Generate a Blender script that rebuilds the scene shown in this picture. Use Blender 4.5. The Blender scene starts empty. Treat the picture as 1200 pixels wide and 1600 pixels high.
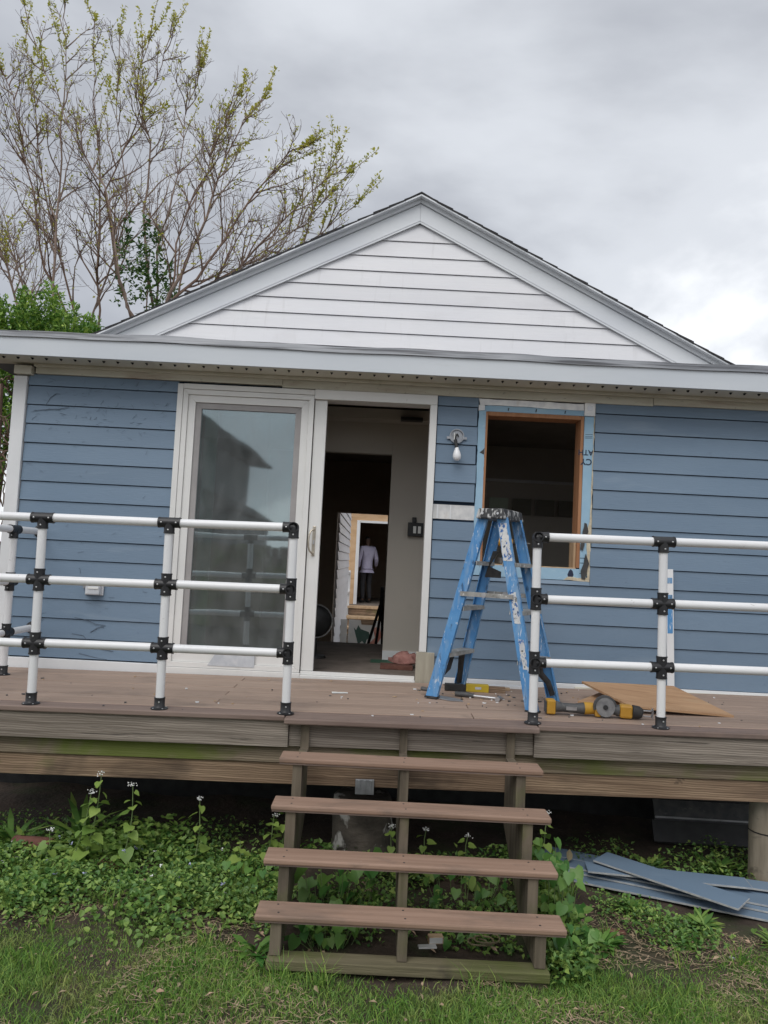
import bpy, bmesh, math, random
import numpy as np
from mathutils import Vector, Matrix, Euler
R = math.radians
random.seed(11)
rng = np.random.default_rng(7)
scene = bpy.context.scene
C = scene.collection

# ------------------------------------------------------------------ camera
cam_d = bpy.data.cameras.new('camera')
cam_d.sensor_fit = 'VERTICAL'
cam_d.sensor_height = 36.0
cam_d.lens = 36.0 * 1202.0 / 1600.0
cam_d.clip_end = 3000.0
cam_d.clip_start = 0.05
cam = bpy.data.objects.new('camera', cam_d)
C.objects.link(cam)
cam.location = (0.0, -5.5, 1.75)
cam.matrix_world = Matrix.Translation((0, -5.5, 1.75)) @ Euler((R(90 + 3.6), 0, 0)).to_matrix().to_4x4() @ Matrix.Rotation(R(2.87), 4, 'Z')
scene.camera = cam

# ------------------------------------------------------------------ sky
SUN_EL, SUN_AZ = 52.0, 200.0          # azimuth measured clockwise from +y; the sun stands behind the photographer
world = bpy.data.worlds.new('World')
scene.world = world
world.use_nodes = True
nt = world.node_tree
nt.nodes.clear()
def wn(t, **k):
    n = nt.nodes.new(t)
    for a, b in k.items():
        setattr(n, a, b)
    return n
wl = lambda a, b: nt.links.new(a, b)
sky = wn('ShaderNodeTexSky', sky_type='NISHITA', sun_disc=False)
sky.sun_elevation = R(SUN_EL)
sky.sun_rotation = R(SUN_AZ)
tc = wn('ShaderNodeTexCoord')
sep = wn('ShaderNodeSeparateXYZ'); wl(tc.outputs['Generated'], sep.inputs[0])
mx = wn('ShaderNodeMath', operation='MAXIMUM'); wl(sep.outputs[2], mx.inputs[0]); mx.inputs[1].default_value = 0.0
ad = wn('ShaderNodeMath', operation='ADD'); wl(mx.outputs[0], ad.inputs[0]); ad.inputs[1].default_value = 0.35
dx = wn('ShaderNodeMath', operation='DIVIDE'); wl(sep.outputs[0], dx.inputs[0]); wl(ad.outputs[0], dx.inputs[1])
dy = wn('ShaderNodeMath', operation='DIVIDE'); wl(sep.outputs[1], dy.inputs[0]); wl(ad.outputs[0], dy.inputs[1])
cb = wn('ShaderNodeCombineXYZ'); wl(dx.outputs[0], cb.inputs[0]); wl(dy.outputs[0], cb.inputs[1])
SKY_OFF = (5.1, 0.0, 0.4)
mp = wn('ShaderNodeVectorMath', operation='ADD'); wl(cb.outputs[0], mp.inputs[0]); mp.inputs[1].default_value = SKY_OFF
n1 = wn('ShaderNodeTexNoise'); wl(mp.outputs[0], n1.inputs['Vector'])
n1.inputs['Scale'].default_value = 1.0; n1.inputs['Detail'].default_value = 7.0; n1.inputs['Roughness'].default_value = 0.5; n1.inputs['Distortion'].default_value = 0.35
cr = wn('ShaderNodeValToRGB'); wl(n1.outputs[0], cr.inputs[0])
cr.color_ramp.interpolation = 'EASE'
e = cr.color_ramp.elements
e[0].position = 0.30; e[0].color = (4.4, 4.62, 5.1, 1)
e[1].position = 0.57; e[1].color = (11.2, 11.4, 11.7, 1)
m1 = cr.color_ramp.elements.new(0.46); m1.color = (7.3, 7.6, 8.1, 1)
mixs = wn('ShaderNodeMix', data_type='RGBA'); mixs.inputs[0].default_value = 0.94
wl(sky.outputs[0], mixs.inputs[6]); wl(cr.outputs[0], mixs.inputs[7])
bg = wn('ShaderNodeBackground'); wl(mixs.outputs[2], bg.inputs[0]); bg.inputs[1].default_value = 0.1
wo = wn('ShaderNodeOutputWorld'); wl(bg.outputs[0], wo.inputs[0])

# ------------------------------------------------------------------ sun (behind cloud)
sd = bpy.data.lights.new('sun', 'SUN')
sd.energy = 1.5
sd.angle = R(42)
sd.color = (1.0, 0.97, 0.93)
sun = bpy.data.objects.new('sun', sd)
C.objects.link(sun)
az = R(SUN_AZ)
to_sun = Vector((math.sin(az) * math.cos(R(SUN_EL)), math.cos(az) * math.cos(R(SUN_EL)), math.sin(R(SUN_EL))))
sun.rotation_euler = to_sun.to_track_quat('Z', 'Y').to_euler()

vs = scene.view_settings
vs.view_transform = 'Standard'; vs.look = 'None'; vs.exposure = 0.1; vs.gamma = 1.0
vs.use_curve_mapping = False
scene.cycles.use_denoising = True
scene.cycles.max_bounces = 6
scene.cycles.transparent_max_bounces = 12

# ------------------------------------------------------------------ materials
MATS = {}
def mat(name, c1, c2=None, rough=0.6, scale=3.0, stretch=(1, 1, 1), detail=5.0, lo=0.35, hi=0.65, bump=0.0, bscale=None, bstretch=None,
        dirts=(), metal=0.0, spec=0.5, tint=0.0, translucent=0.0, rotz=0.0, figure=None, each=0.0):
    """Principled surface: two colours mixed by stretched world-space noise, patches of dirt on top, fine relief."""
    m = bpy.data.materials.new(name); m.use_nodes = True
    t = m.node_tree; N = t.nodes; L = t.links
    b = N['Principled BSDF']; out = N['Material Output']
    b.inputs['Roughness'].default_value = rough
    b.inputs['Metallic'].default_value = metal
    b.inputs['Specular IOR Level'].default_value = spec
    geo = N.new('ShaderNodeNewGeometry')
    def coords(st):
        mpn = N.new('ShaderNodeMapping'); L.new(geo.outputs['Position'], mpn.inputs[0])
        mpn.inputs['Scale'].default_value = st
        mpn.inputs['Rotation'].default_value = (0, 0, rotz)
        return mpn.outputs[0]
    def noise(st, sc, det=5.0, dist=0.0, rgh=0.55):
        n = N.new('ShaderNodeTexNoise'); L.new(coords(st), n.inputs['Vector'])
        n.inputs['Scale'].default_value = sc; n.inputs['Detail'].default_value = det
        n.inputs['Distortion'].default_value = dist; n.inputs['Roughness'].default_value = rgh
        return n.outputs[0]
    def rng_(v, a, c):
        r = N.new('ShaderNodeMapRange'); L.new(v, r.inputs[0]); r.inputs[1].default_value = a; r.inputs[2].default_value = c
        return r.outputs[0]
    def mix(f, a, c, bt='MIX'):
        x = N.new('ShaderNodeMix'); x.data_type = 'RGBA'; x.blend_type = bt
        if isinstance(f, float): x.inputs[0].default_value = f
        else: L.new(f, x.inputs[0])
        for i, v in ((6, a), (7, c)):
            if isinstance(v, tuple): x.inputs[i].default_value = v + (1,)
            else: L.new(v, x.inputs[i])
        return x.outputs[2]
    col = c1
    if c2 is not None:
        col = mix(rng_(noise(stretch, scale, detail), lo, hi), c1, c2)
    if figure is not None:      # (dark colour, strength): wavy growth rings along x
        wv = N.new('ShaderNodeTexWave'); wv.wave_type = 'BANDS'; wv.bands_direction = 'Z'; L.new(coords((0.35, 1, 1)), wv.inputs['Vector'])
        wv.inputs['Scale'].default_value = 26; wv.inputs['Distortion'].default_value = 9; wv.inputs['Detail'].default_value = 3; wv.inputs['Detail Scale'].default_value = 0.35; wv.inputs['Detail Roughness'].default_value = 0.6
        fm = N.new('ShaderNodeMath'); fm.operation = 'MULTIPLY'; L.new(rng_(wv.outputs[1], 0.35, 0.95), fm.inputs[0]); fm.inputs[1].default_value = figure[1]
        col = mix(fm.outputs[0], col, figure[0])
    for d in dirts:            # (colour, scale, stretch, lo, hi, strength)
        f = rng_(noise(d[2], d[1], 4.0, 0.3, 0.6), d[3], d[4])
        mu = N.new('ShaderNodeMath'); mu.operation = 'MULTIPLY'; L.new(f, mu.inputs[0]); mu.inputs[1].default_value = d[5]
        col = mix(mu.outputs[0], col, d[0])
    if tint:
        at = N.new('ShaderNodeAttribute'); at.attribute_name = 'tint'
        hs = N.new('ShaderNodeHueSaturation')
        if isinstance(col, tuple): hs.inputs['Color'].default_value = col + (1,)
        else: L.new(col, hs.inputs['Color'])
        r1 = N.new('ShaderNodeMapRange'); L.new(at.outputs['Fac'], r1.inputs[0]); r1.inputs[3].default_value = 0.5 + 0.035 * tint; r1.inputs[4].default_value = 0.5 - 0.03 * tint
        r2 = N.new('ShaderNodeMapRange'); L.new(at.outputs['Fac'], r2.inputs[0]); r2.inputs[3].default_value = 1 - 0.45 * tint; r2.inputs[4].default_value = 1 + 0.5 * tint
        L.new(r1.outputs[0], hs.inputs['Hue']); L.new(r2.outputs[0], hs.inputs['Value'])
        col = hs.outputs[0]
    if each:                    # every board its own slightly different tone
        oi = N.new('ShaderNodeObjectInfo'); hv = N.new('ShaderNodeHueSaturation'); L.new(col, hv.inputs['Color'])
        r3 = N.new('ShaderNodeMapRange'); L.new(oi.outputs['Random'], r3.inputs[0]); r3.inputs[3].default_value = 1 - each; r3.inputs[4].default_value = 1 + each
        L.new(r3.outputs[0], hv.inputs['Value']); col = hv.outputs[0]
    if isinstance(col, tuple): b.inputs['Base Color'].default_value = col + (1,)
    else: L.new(col, b.inputs['Base Color'])
    if bump:
        bn = N.new('ShaderNodeBump'); bn.inputs['Strength'].default_value = 1.0; bn.inputs['Distance'].default_value = bump
        L.new(noise(bstretch or stretch, bscale or scale * 4, 6.0), bn.inputs['Height'])
        L.new(bn.outputs[0], b.inputs['Normal'])
    if translucent:
        tr = N.new('ShaderNodeBsdfTranslucent'); ms = N.new('ShaderNodeMixShader'); ms.inputs[0].default_value = translucent
        if isinstance(col, tuple): tr.inputs[0].default_value = col + (1,)
        else: L.new(col, tr.inputs[0])
        L.new(b.outputs[0], ms.inputs[1]); L.new(tr.outputs[0], ms.inputs[2]); L.new(ms.outputs[0], out.inputs[0])
    MATS[name] = m
    return m
def lin(r, g, b_):
    f = lambda v: (v / 255 / 12.92) if v <= 10 else ((v / 255 + 0.055) / 1.055) ** 2.4
    return (f(r), f(g), f(b_))
one = (1, 1, 1)
mat('siding_blue', (0.145, 0.213, 0.296), (0.168, 0.238, 0.322), 0.55, 1.1, (1, 1, 2.5), each=0.07, bump=0.0012, bscale=9, bstretch=(1.5, 1, 14), dirts=[((0.36, 0.43, 0.50), 2.2, (0.6, 1, 3.5), 0.6, 0.85, 0.35), ((0.09, 0.13, 0.19), 14, (1, 1, 2.2), 0.66, 0.74, 0.35)])
mat('siding_back', (0.018, 0.034, 0.062), rough=0.9)
mat('siding_edge', (0.45, 0.45, 0.43), (0.3, 0.32, 0.34), 0.8, 30)
mat('white_trim', (0.68, 0.69, 0.70), (0.76, 0.77, 0.78), 0.5, 2.2, dirts=[((0.34, 0.32, 0.28), 3.0, (1, 1, 1.2), 0.62, 0.82, 0.35), ((0.22, 0.2, 0.18), 40, one, 0.70, 0.76, 0.35)])
mat('gable_white', (0.75, 0.755, 0.785), (0.81, 0.81, 0.83), 0.45, 0.9, (1, 1, 3), each=0.03, bump=0.001, bscale=6, bstretch=(1, 1, 12), dirts=[((0.5, 0.48, 0.47), 1.3, (1, 1, 2), 0.58, 0.85, 0.35), ((0.45, 0.44, 0.43), 3.0, (5, 1, 0.6), 0.6, 0.8, 0.3)])
mat('rake_white', (0.68, 0.71, 0.75), (0.75, 0.775, 0.80), 0.4, 1.4, (0.5, 1, 2), dirts=[((0.48, 0.47, 0.46), 2.0, (0.8, 1, 4), 0.62, 0.85, 0.3)])
mat('fascia_white', (0.56, 0.60, 0.645), (0.63, 0.665, 0.70), 0.38, 1.4, (0.5, 1, 2), dirts=[((0.42, 0.42, 0.42), 2.0, (0.8, 1, 4), 0.62, 0.85, 0.3)])
mat('drip_metal', (0.20, 0.21, 0.23), (0.34, 0.35, 0.37), 0.45, 3, (0.5, 1, 6), metal=0.4, bump=0.004, bscale=2, bstretch=(1, 1, 1), dirts=[((0.05, 0.05, 0.055), 2.5, (0.4, 1, 12), 0.5, 0.62, 0.8)])
mat('soffit_cream', (0.60, 0.58, 0.49), (0.68, 0.66, 0.57), 0.6, 4, dirts=[((0.26, 0.23, 0.17), 5, (1, 1, 1.5), 0.58, 0.8, 0.6)])
mat('frieze_aged', (0.54, 0.52, 0.43), (0.64, 0.62, 0.53), 0.75, 3, (0.6, 1, 4), dirts=[((0.30, 0.18, 0.13), 3.0, (0.5, 1, 3), 0.56, 0.72, 0.6), ((0.16, 0.15, 0.12), 24, (1, 1, 1.5), 0.64, 0.74, 0.5)], bump=0.001)
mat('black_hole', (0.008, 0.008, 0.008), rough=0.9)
mat('shingle', (0.022, 0.022, 0.026), (0.06, 0.058, 0.058), 0.95, 60, bump=0.003, bscale=120)
mat('shingle_brown', (0.05, 0.035, 0.028), (0.03, 0.026, 0.026), 0.95, 30, bump=0.003, bscale=120)
mat('roof_membrane', (0.12, 0.12, 0.13), (0.2, 0.2, 0.2), 0.85, 3, bump=0.002)
mat('vinyl_door', (0.70, 0.70, 0.685), (0.76, 0.755, 0.735), 0.35, 2.5, dirts=[((0.36, 0.31, 0.23), 4, (1, 1, 0.8), 0.6, 0.82, 0.4), ((0.2, 0.17, 0.13), 45, one, 0.70, 0.76, 0.4)])
mat('gasket_grey', (0.30, 0.285, 0.285), (0.36, 0.345, 0.34), 0.6, 5)
mat('deck_board', (0.285, 0.205, 0.158), (0.38, 0.28, 0.222), 0.72, 5, (0.35, 9, 1), each=0.10, lo=0.3, hi=0.7, bump=0.0015, bscale=30, bstretch=(0.3, 6, 1), dirts=[((0.13, 0.105, 0.09), 3, (1, 1.6, 1), 0.55, 0.75, 0.5), ((0.45, 0.38, 0.32), 16, (0.6, 3, 1), 0.66, 0.74, 0.5)])
mat('deck_nosing', (0.16, 0.112, 0.092), (0.225, 0.165, 0.138), 0.7, 6, (0.3, 6, 3), bump=0.001, dirts=[((0.09, 0.07, 0.065), 4, (1, 1, 1), 0.55, 0.75, 0.5)])
mat('tread', (0.245, 0.156, 0.110), (0.312, 0.205, 0.150), 0.7, 5, (0.35, 8, 3), each=0.08, bump=0.0012, bscale=30, dirts=[((0.10, 0.08, 0.065), 3.2, (0.8, 2.0, 1), 0.52, 0.74, 0.6), ((0.11, 0.085, 0.07), 9, (0.7, 1.5, 1), 0.58, 0.76, 0.5), ((0.5, 0.46, 0.42), 60, one, 0.72, 0.77, 0.5)])
GRAIN = (0.7, 10, 22)
moss = ((0.085, 0.115, 0.018), 2.2, (0.8, 1, 1.2), 0.60, 0.72, 0.6)
mat('joist_grey', (0.165, 0.138, 0.112), (0.33, 0.285, 0.24), 0.85, 2.2, GRAIN, lo=0.33, hi=0.66, figure=((0.11, 0.085, 0.065), 0.5), bump=0.004, bscale=4, bstretch=GRAIN, dirts=[((0.05, 0.042, 0.036), 5, (0.5, 1, 14), 0.63, 0.68, 0.8), ((0.10, 0.085, 0.07), 1.4, (0.8, 1, 2), 0.55, 0.8, 0.5), ((0.035, 0.028, 0.022), 4.5, (1, 1, 1.5), 0.71, 0.745, 0.9)])
mat('joist_mossy', (0.13, 0.10, 0.065), (0.33, 0.265, 0.19), 0.88, 2.2, GRAIN, lo=0.34, hi=0.66, figure=((0.08, 0.055, 0.035), 0.5), bump=0.004, bscale=4, bstretch=GRAIN, dirts=[((0.06, 0.045, 0.035), 1.8, (0.7, 1, 1), 0.52, 0.7, 0.75), ((0.115, 0.155, 0.018), 1.5, (0.9, 1, 1.2), 0.48, 0.62, 0.8)])
mat('beam_brown', (0.155, 0.098, 0.062), (0.37, 0.26, 0.17), 0.85, 2.2, GRAIN, lo=0.34, hi=0.66, figure=((0.09, 0.055, 0.032), 0.55), bump=0.004, bscale=4, bstretch=GRAIN, dirts=[((0.03, 0.02, 0.014), 4.5, (1, 1, 1.5), 0.71, 0.745, 0.9), ((0.05, 0.035, 0.025), 1.6, (0.8, 1, 1.6), 0.54, 0.68, 0.75), moss])
mat('stringer', (0.075, 0.06, 0.042), (0.185, 0.152, 0.11), 0.88, 2.5, (10, 10, 0.8), lo=0.3, hi=0.7, bump=0.003, bscale=5, dirts=[((0.05, 0.042, 0.03), 4, (1, 1, 1), 0.52, 0.72, 0.6), ((0.085, 0.105, 0.02), 3, one, 0.52, 0.7, 0.6)])
mat('sill_mossy', (0.12, 0.105, 0.06), (0.19, 0.165, 0.10), 0.9, 3, GRAIN, bump=0.004, dirts=[((0.085, 0.11, 0.02), 2.2, (0.7, 1, 1.5), 0.45, 0.62, 0.85), ((0.045, 0.038, 0.03), 4, one, 0.56, 0.72, 0.8)])
mat('pile_wood', (0.20, 0.165, 0.12), (0.34, 0.29, 0.22), 0.9, 3, (6, 6, 0.9), bump=0.006, bscale=4, dirts=[((0.06, 0.05, 0.04), 5, (1, 1, 2), 0.58, 0.7, 0.7)])
mat('stump_bark', (0.05, 0.042, 0.035), (0.13, 0.11, 0.09), 0.95, 6, (1, 1, 1.5), bump=0.01, dirts=[((0.55, 0.53, 0.5), 5, (1, 1, 0.7), 0.54, 0.58, 0.8)])
mat('pvc_white', (0.73, 0.735, 0.745), (0.79, 0.79, 0.795), 0.3, 2, dirts=[((0.4, 0.37, 0.32), 6, one, 0.60, 0.85, 0.35), ((0.30, 0.28, 0.25), 34, (1, 1, 1.6), 0.66, 0.72, 0.45)])
mat('fitting_black', (0.012, 0.012, 0.014), (0.022, 0.022, 0.024), 0.42, 8)
mat('screw', (0.62, 0.62, 0.62), rough=0.3, metal=0.8)
mat('galv', (0.27, 0.28, 0.30), (0.42, 0.44, 0.47), 0.45, 14, metal=0.6, dirts=[((0.2, 0.19, 0.18), 20, one, 0.6, 0.75, 0.5)])
mat('ladder_blue', (0.06, 0.225, 0.49), (0.10, 0.285, 0.55), 0.5, 6, dirts=[((0.62, 0.67, 0.72), 48, (1.3, 1.3, 0.35), 0.60, 0.66, 0.8), ((0.30, 0.40, 0.50), 16, (1, 1, 0.2), 0.50, 0.66, 0.6), ((0.02, 0.03, 0.05), 22, (1, 1, 0.5), 0.60, 0.70, 0.65)])
mat('ladder_label', (0.66, 0.66, 0.64), (0.5, 0.52, 0.55), 0.6, 25, dirts=[((0.03, 0.13, 0.38), 42, (1, 1, 0.7), 0.54, 0.58, 1.0), ((0.03, 0.03, 0.03), 60, one, 0.60, 0.63, 0.8)])
mat('ladder_step', (0.27, 0.26, 0.24), (0.45, 0.45, 0.43), 0.5, 14, metal=0.3, dirts=[((0.7, 0.7, 0.68), 30, one, 0.60, 0.65, 0.8), ((0.07, 0.065, 0.055), 12, one, 0.58, 0.7, 0.7)])
mat('ladder_cap', (0.02, 0.02, 0.022), (0.035, 0.035, 0.037), 0.55, 12, dirts=[((0.55, 0.55, 0.54), 26, (1.6, 1.6, 0.6), 0.53, 0.60, 0.8)])
mat('rubber_black', (0.018, 0.018, 0.02), (0.045, 0.043, 0.04), 0.7, 18)
mat('foam_blue', (0.27, 0.44, 0.58), (0.33, 0.50, 0.63), 0.65, 6, dirts=[((0.5, 0.6, 0.65), 20, (1, 1, 3), 0.6, 0.75, 0.5), ((0.12, 0.2, 0.28), 40, one, 0.7, 0.75, 0.5)])
mat('foam_cut', (0.62, 0.57, 0.44), (0.5, 0.42, 0.3), 0.9, 30, bump=0.004)
mat('membrane_dark', (0.035, 0.035, 0.038), (0.06, 0.058, 0.055), 0.6, 20)
mat('ink_navy', (0.012, 0.02, 0.05), rough=0.6)
mat('ivy_mark', (0.075, 0.10, 0.135), (0.12, 0.155, 0.20), 0.9, 20)
mat('new_lumber', (0.30, 0.135, 0.062), (0.40, 0.20, 0.10), 0.75, 3, (8, 8, 0.8), bump=0.001)
mat('lumber_pale', (0.40, 0.27, 0.16), (0.52, 0.38, 0.24), 0.8, 3, (6, 6, 0.8))
mat('block_wood', (0.33, 0.30, 0.24), (0.42, 0.39, 0.31), 0.85, 4, (8, 8, 0.7), bump=0.001)
mat('flash_tape', (0.72, 0.71, 0.69), (0.55, 0.55, 0.55), 0.35, 16, metal=0.2, dirts=[((0.42, 0.33, 0.25), 10, one, 0.58, 0.75, 0.5)])
mat('brass_handle', (0.42, 0.37, 0.30), (0.55, 0.50, 0.42), 0.35, 20, metal=0.7)
mat('plywood', (0.38, 0.22, 0.115), (0.50, 0.31, 0.175), 0.75, 2.2, (1.2, 5, 1), lo=0.3, hi=0.7, bump=0.001, rotz=0.15, dirts=[((0.25, 0.12, 0.05), 6, (0.6, 3, 1), 0.56, 0.70, 0.7), ((0.50, 0.36, 0.22), 3, (0.8, 2, 1), 0.55, 0.72, 0.6), ((0.2, 0.13, 0.08), 20, one, 0.66, 0.72, 0.6)])
mat('plywood_far', (0.56, 0.36, 0.20), (0.66, 0.45, 0.27), 0.8, 1.2, (2, 1, 6), dirts=[((0.32, 0.17, 0.08), 3, (0.6, 1, 3), 0.62, 0.72, 0.6)])
mat('tool_yellow', (0.55, 0.30, 0.025), (0.46, 0.24, 0.03), 0.45, 12, dirts=[((0.25, 0.2, 0.12), 25, one, 0.6, 0.75, 0.5)])
mat('tool_grey', (0.055, 0.058, 0.062), (0.10, 0.10, 0.10), 0.55, 18, dirts=[((0.3, 0.29, 0.27), 30, one, 0.62, 0.75, 0.4)])
mat('steel', (0.42, 0.42, 0.43), (0.55, 0.55, 0.56), 0.38, 12, metal=0.7, dirts=[((0.2, 0.17, 0.14), 20, one, 0.58, 0.75, 0.5)])
mat('level_yellow', (0.60, 0.44, 0.03), (0.5, 0.36, 0.03), 0.5, 14)
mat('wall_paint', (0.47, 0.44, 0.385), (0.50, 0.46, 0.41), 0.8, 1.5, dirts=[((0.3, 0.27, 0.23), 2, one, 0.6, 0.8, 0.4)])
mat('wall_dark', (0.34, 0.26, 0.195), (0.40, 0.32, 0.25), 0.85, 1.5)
mat('ceiling_old', (0.25, 0.22, 0.19), (0.18, 0.155, 0.13), 0.9, 3)
mat('inner_floor', (0.15, 0.125, 0.105), (0.22, 0.185, 0.16), 0.8, 6, dirts=[((0.07, 0.06, 0.05), 5, one, 0.55, 0.7, 0.6)])
mat('green_board', (0.03, 0.10, 0.06), (0.04, 0.13, 0.08), 0.7, 9)
mat('clay_pink', (0.33, 0.15, 0.13), (0.42, 0.22, 0.19), 0.85, 18, bump=0.004)
mat('brick_red', (0.11, 0.045, 0.034), (0.17, 0.075, 0.055), 0.9, 14, bump=0.004, dirts=[((0.06, 0.07, 0.03), 8, one, 0.6, 0.75, 0.6)])
mat('pale_green', (0.47, 0.56, 0.46), (0.52, 0.60, 0.50), 0.7, 3)
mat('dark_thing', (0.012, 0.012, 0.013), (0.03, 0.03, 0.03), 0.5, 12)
mat('bulb_white', (0.82, 0.83, 0.85), rough=0.3)
mat('clear_plastic', (0.5, 0.53, 0.57), (0.62, 0.64, 0.67), 0.2, 20)
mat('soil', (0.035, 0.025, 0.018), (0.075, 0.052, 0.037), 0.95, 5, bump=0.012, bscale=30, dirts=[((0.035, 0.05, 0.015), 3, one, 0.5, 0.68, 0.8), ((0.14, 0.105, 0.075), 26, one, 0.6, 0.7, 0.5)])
mat('grass', (0.14, 0.28, 0.042), (0.21, 0.34, 0.075), 0.6, 2.2, tint=1.0, translucent=0.3, dirts=[((0.33, 0.295, 0.13), 3.2, one, 0.53, 0.68, 0.5), ((0.38, 0.34, 0.17), 60, one, 0.62, 0.68, 0.6)])
mat('cover_leaf', (0.125, 0.245, 0.048), (0.21, 0.335, 0.085), 0.5, 3.5, tint=1.0, translucent=0.3)
mat('herb_leaf', (0.19, 0.31, 0.065), (0.25, 0.37, 0.09), 0.5, 5, tint=0.6, translucent=0.35)
mat('vine_leaf', (0.085, 0.22, 0.042), (0.135, 0.28, 0.062), 0.45, 5, tint=0.7, translucent=0.35)
mat('stem_green', (0.15, 0.21, 0.08), rough=0.6)
mat('petal_white', (0.75, 0.76, 0.74), rough=0.6)
mat('petal_violet', (0.40, 0.42, 0.62), rough=0.6)
mat('straw', (0.27, 0.20, 0.125), (0.38, 0.29, 0.19), 0.85, 12, tint=0.8)
mat('bark', (0.14, 0.088, 0.066), (0.22, 0.15, 0.115), 0.9, 9, (1, 1, 0.5))
mat('twig', (0.185, 0.132, 0.105), (0.27, 0.20, 0.165), 0.85, 6)
mat('bud_leaf', (0.42, 0.44, 0.06), (0.52, 0.50, 0.11), 0.6, 3, tint=0.5, translucent=0.5)
mat('evergreen', (0.14, 0.27, 0.04), (0.25, 0.40, 0.08), 0.55, 2.5, tint=1.0, translucent=0.25)
mat('ivy_leaf', (0.06, 0.14, 0.03), (0.10, 0.19, 0.045), 0.45, 4, tint=1.0, translucent=0.2)
mat('dry_vine', (0.16, 0.105, 0.075), (0.22, 0.15, 0.11), 0.9, 8)
mat('neighbour_wall', (0.13, 0.13, 0.135), (0.16, 0.16, 0.165), 0.8, 2)
mat('neighbour_roof', (0.05, 0.045, 0.045), (0.08, 0.07, 0.07), 0.95, 8)
mat('shirt', (0.42, 0.40, 0.55), (0.5, 0.48, 0.62), 0.85, 8)
mat('trousers', (0.02, 0.02, 0.024), (0.03, 0.03, 0.034), 0.9, 8)
mat('disc_grey', (0.16, 0.16, 0.165), (0.24, 0.24, 0.24), 0.5, 30)
mat('skin_dark', (0.12, 0.07, 0.05), rough=0.55)
mat('poster_white', (0.68, 0.67, 0.63), (0.6, 0.6, 0.58), 0.6, 6)
mat('poster_green', (0.04, 0.09, 0.07), (0.06, 0.11, 0.09), 0.6, 12)
mat('poster_red', (0.45, 0.16, 0.12), (0.55, 0.3, 0.24), 0.6, 12)
mat('concrete', (0.25, 0.24, 0.225), (0.33, 0.32, 0.30), 0.9, 5, bump=0.004)
mat('cabinet_dim', (0.16, 0.15, 0.12), (0.2, 0.19, 0.15), 0.7, 3)

def glass_mat():
    """Coated double glazing with a dusty insect screen haze: part mirror, part clear, a trace of dust."""
    m = bpy.data.materials.new('coated_glass'); m.use_nodes = True
    t = m.node_tree; N = t.nodes; L = t.links; N.clear()
    out = N.new('ShaderNodeOutputMaterial')
    gl = N.new('ShaderNodeBsdfGlossy'); gl.inputs['Roughness'].default_value = 0.03; gl.inputs['Color'].default_value = (0.80, 0.93, 0.97, 1)
    tr = N.new('ShaderNodeBsdfTransparent'); tr.inputs[0].default_value = (0.62, 0.70, 0.68, 1)
    df = N.new('ShaderNodeBsdfDiffuse'); df.inputs[0].default_value = (0.42, 0.44, 0.45, 1)
    fr = N.new('ShaderNodeFresnel'); fr.inputs[0].default_value = 1.5
    mr = N.new('ShaderNodeMapRange'); L.new(fr.outputs[0], mr.inputs[0]); mr.inputs[3].default_value = 0.22; mr.inputs[4].default_value = 1.0
    m1 = N.new('ShaderNodeMixShader'); L.new(mr.outputs[0], m1.inputs[0]); L.new(tr.outputs[0], m1.inputs[1]); L.new(gl.outputs[0], m1.inputs[2])
    geo = N.new('ShaderNodeNewGeometry')
    mpn = N.new('ShaderNodeMapping'); L.new(geo.outputs['Position'], mpn.inputs[0]); mpn.inputs['Scale'].default_value = (5, 1, 2.5)
    ns = N.new('ShaderNodeTexNoise'); L.new(mpn.outputs[0], ns.inputs['Vector']); ns.inputs['Scale'].default_value = 2; ns.inputs['Detail'].default_value = 6
    r2 = N.new('ShaderNodeMapRange'); L.new(ns.outputs[0], r2.inputs[0]); r2.inputs[1].default_value = 0.35; r2.inputs[2].default_value = 0.8; r2.inputs[3].default_value = 0.10; r2.inputs[4].default_value = 0.24
    m2 = N.new('ShaderNodeMixShader'); L.new(r2.outputs[0], m2.inputs[0]); L.new(m1.outputs[0], m2.inputs[1]); L.new(df.outputs[0], m2.inputs[2])
    # slight waviness of the panes
    n3 = N.new('ShaderNodeTexNoise'); L.new(geo.outputs['Position'], n3.inputs['Vector']); n3.inputs['Scale'].default_value = 2.5; n3.inputs['Detail'].default_value = 1
    bp = N.new('ShaderNodeBump'); bp.inputs['Strength'].default_value = 1; bp.inputs['Distance'].default_value = 0.0012; L.new(n3.outputs[0], bp.inputs['Height']); L.new(bp.outputs[0], gl.inputs['Normal'])
    L.new(m2.outputs[0], out.inputs[0]); MATS['coated_glass'] = m
glass_mat()

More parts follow.
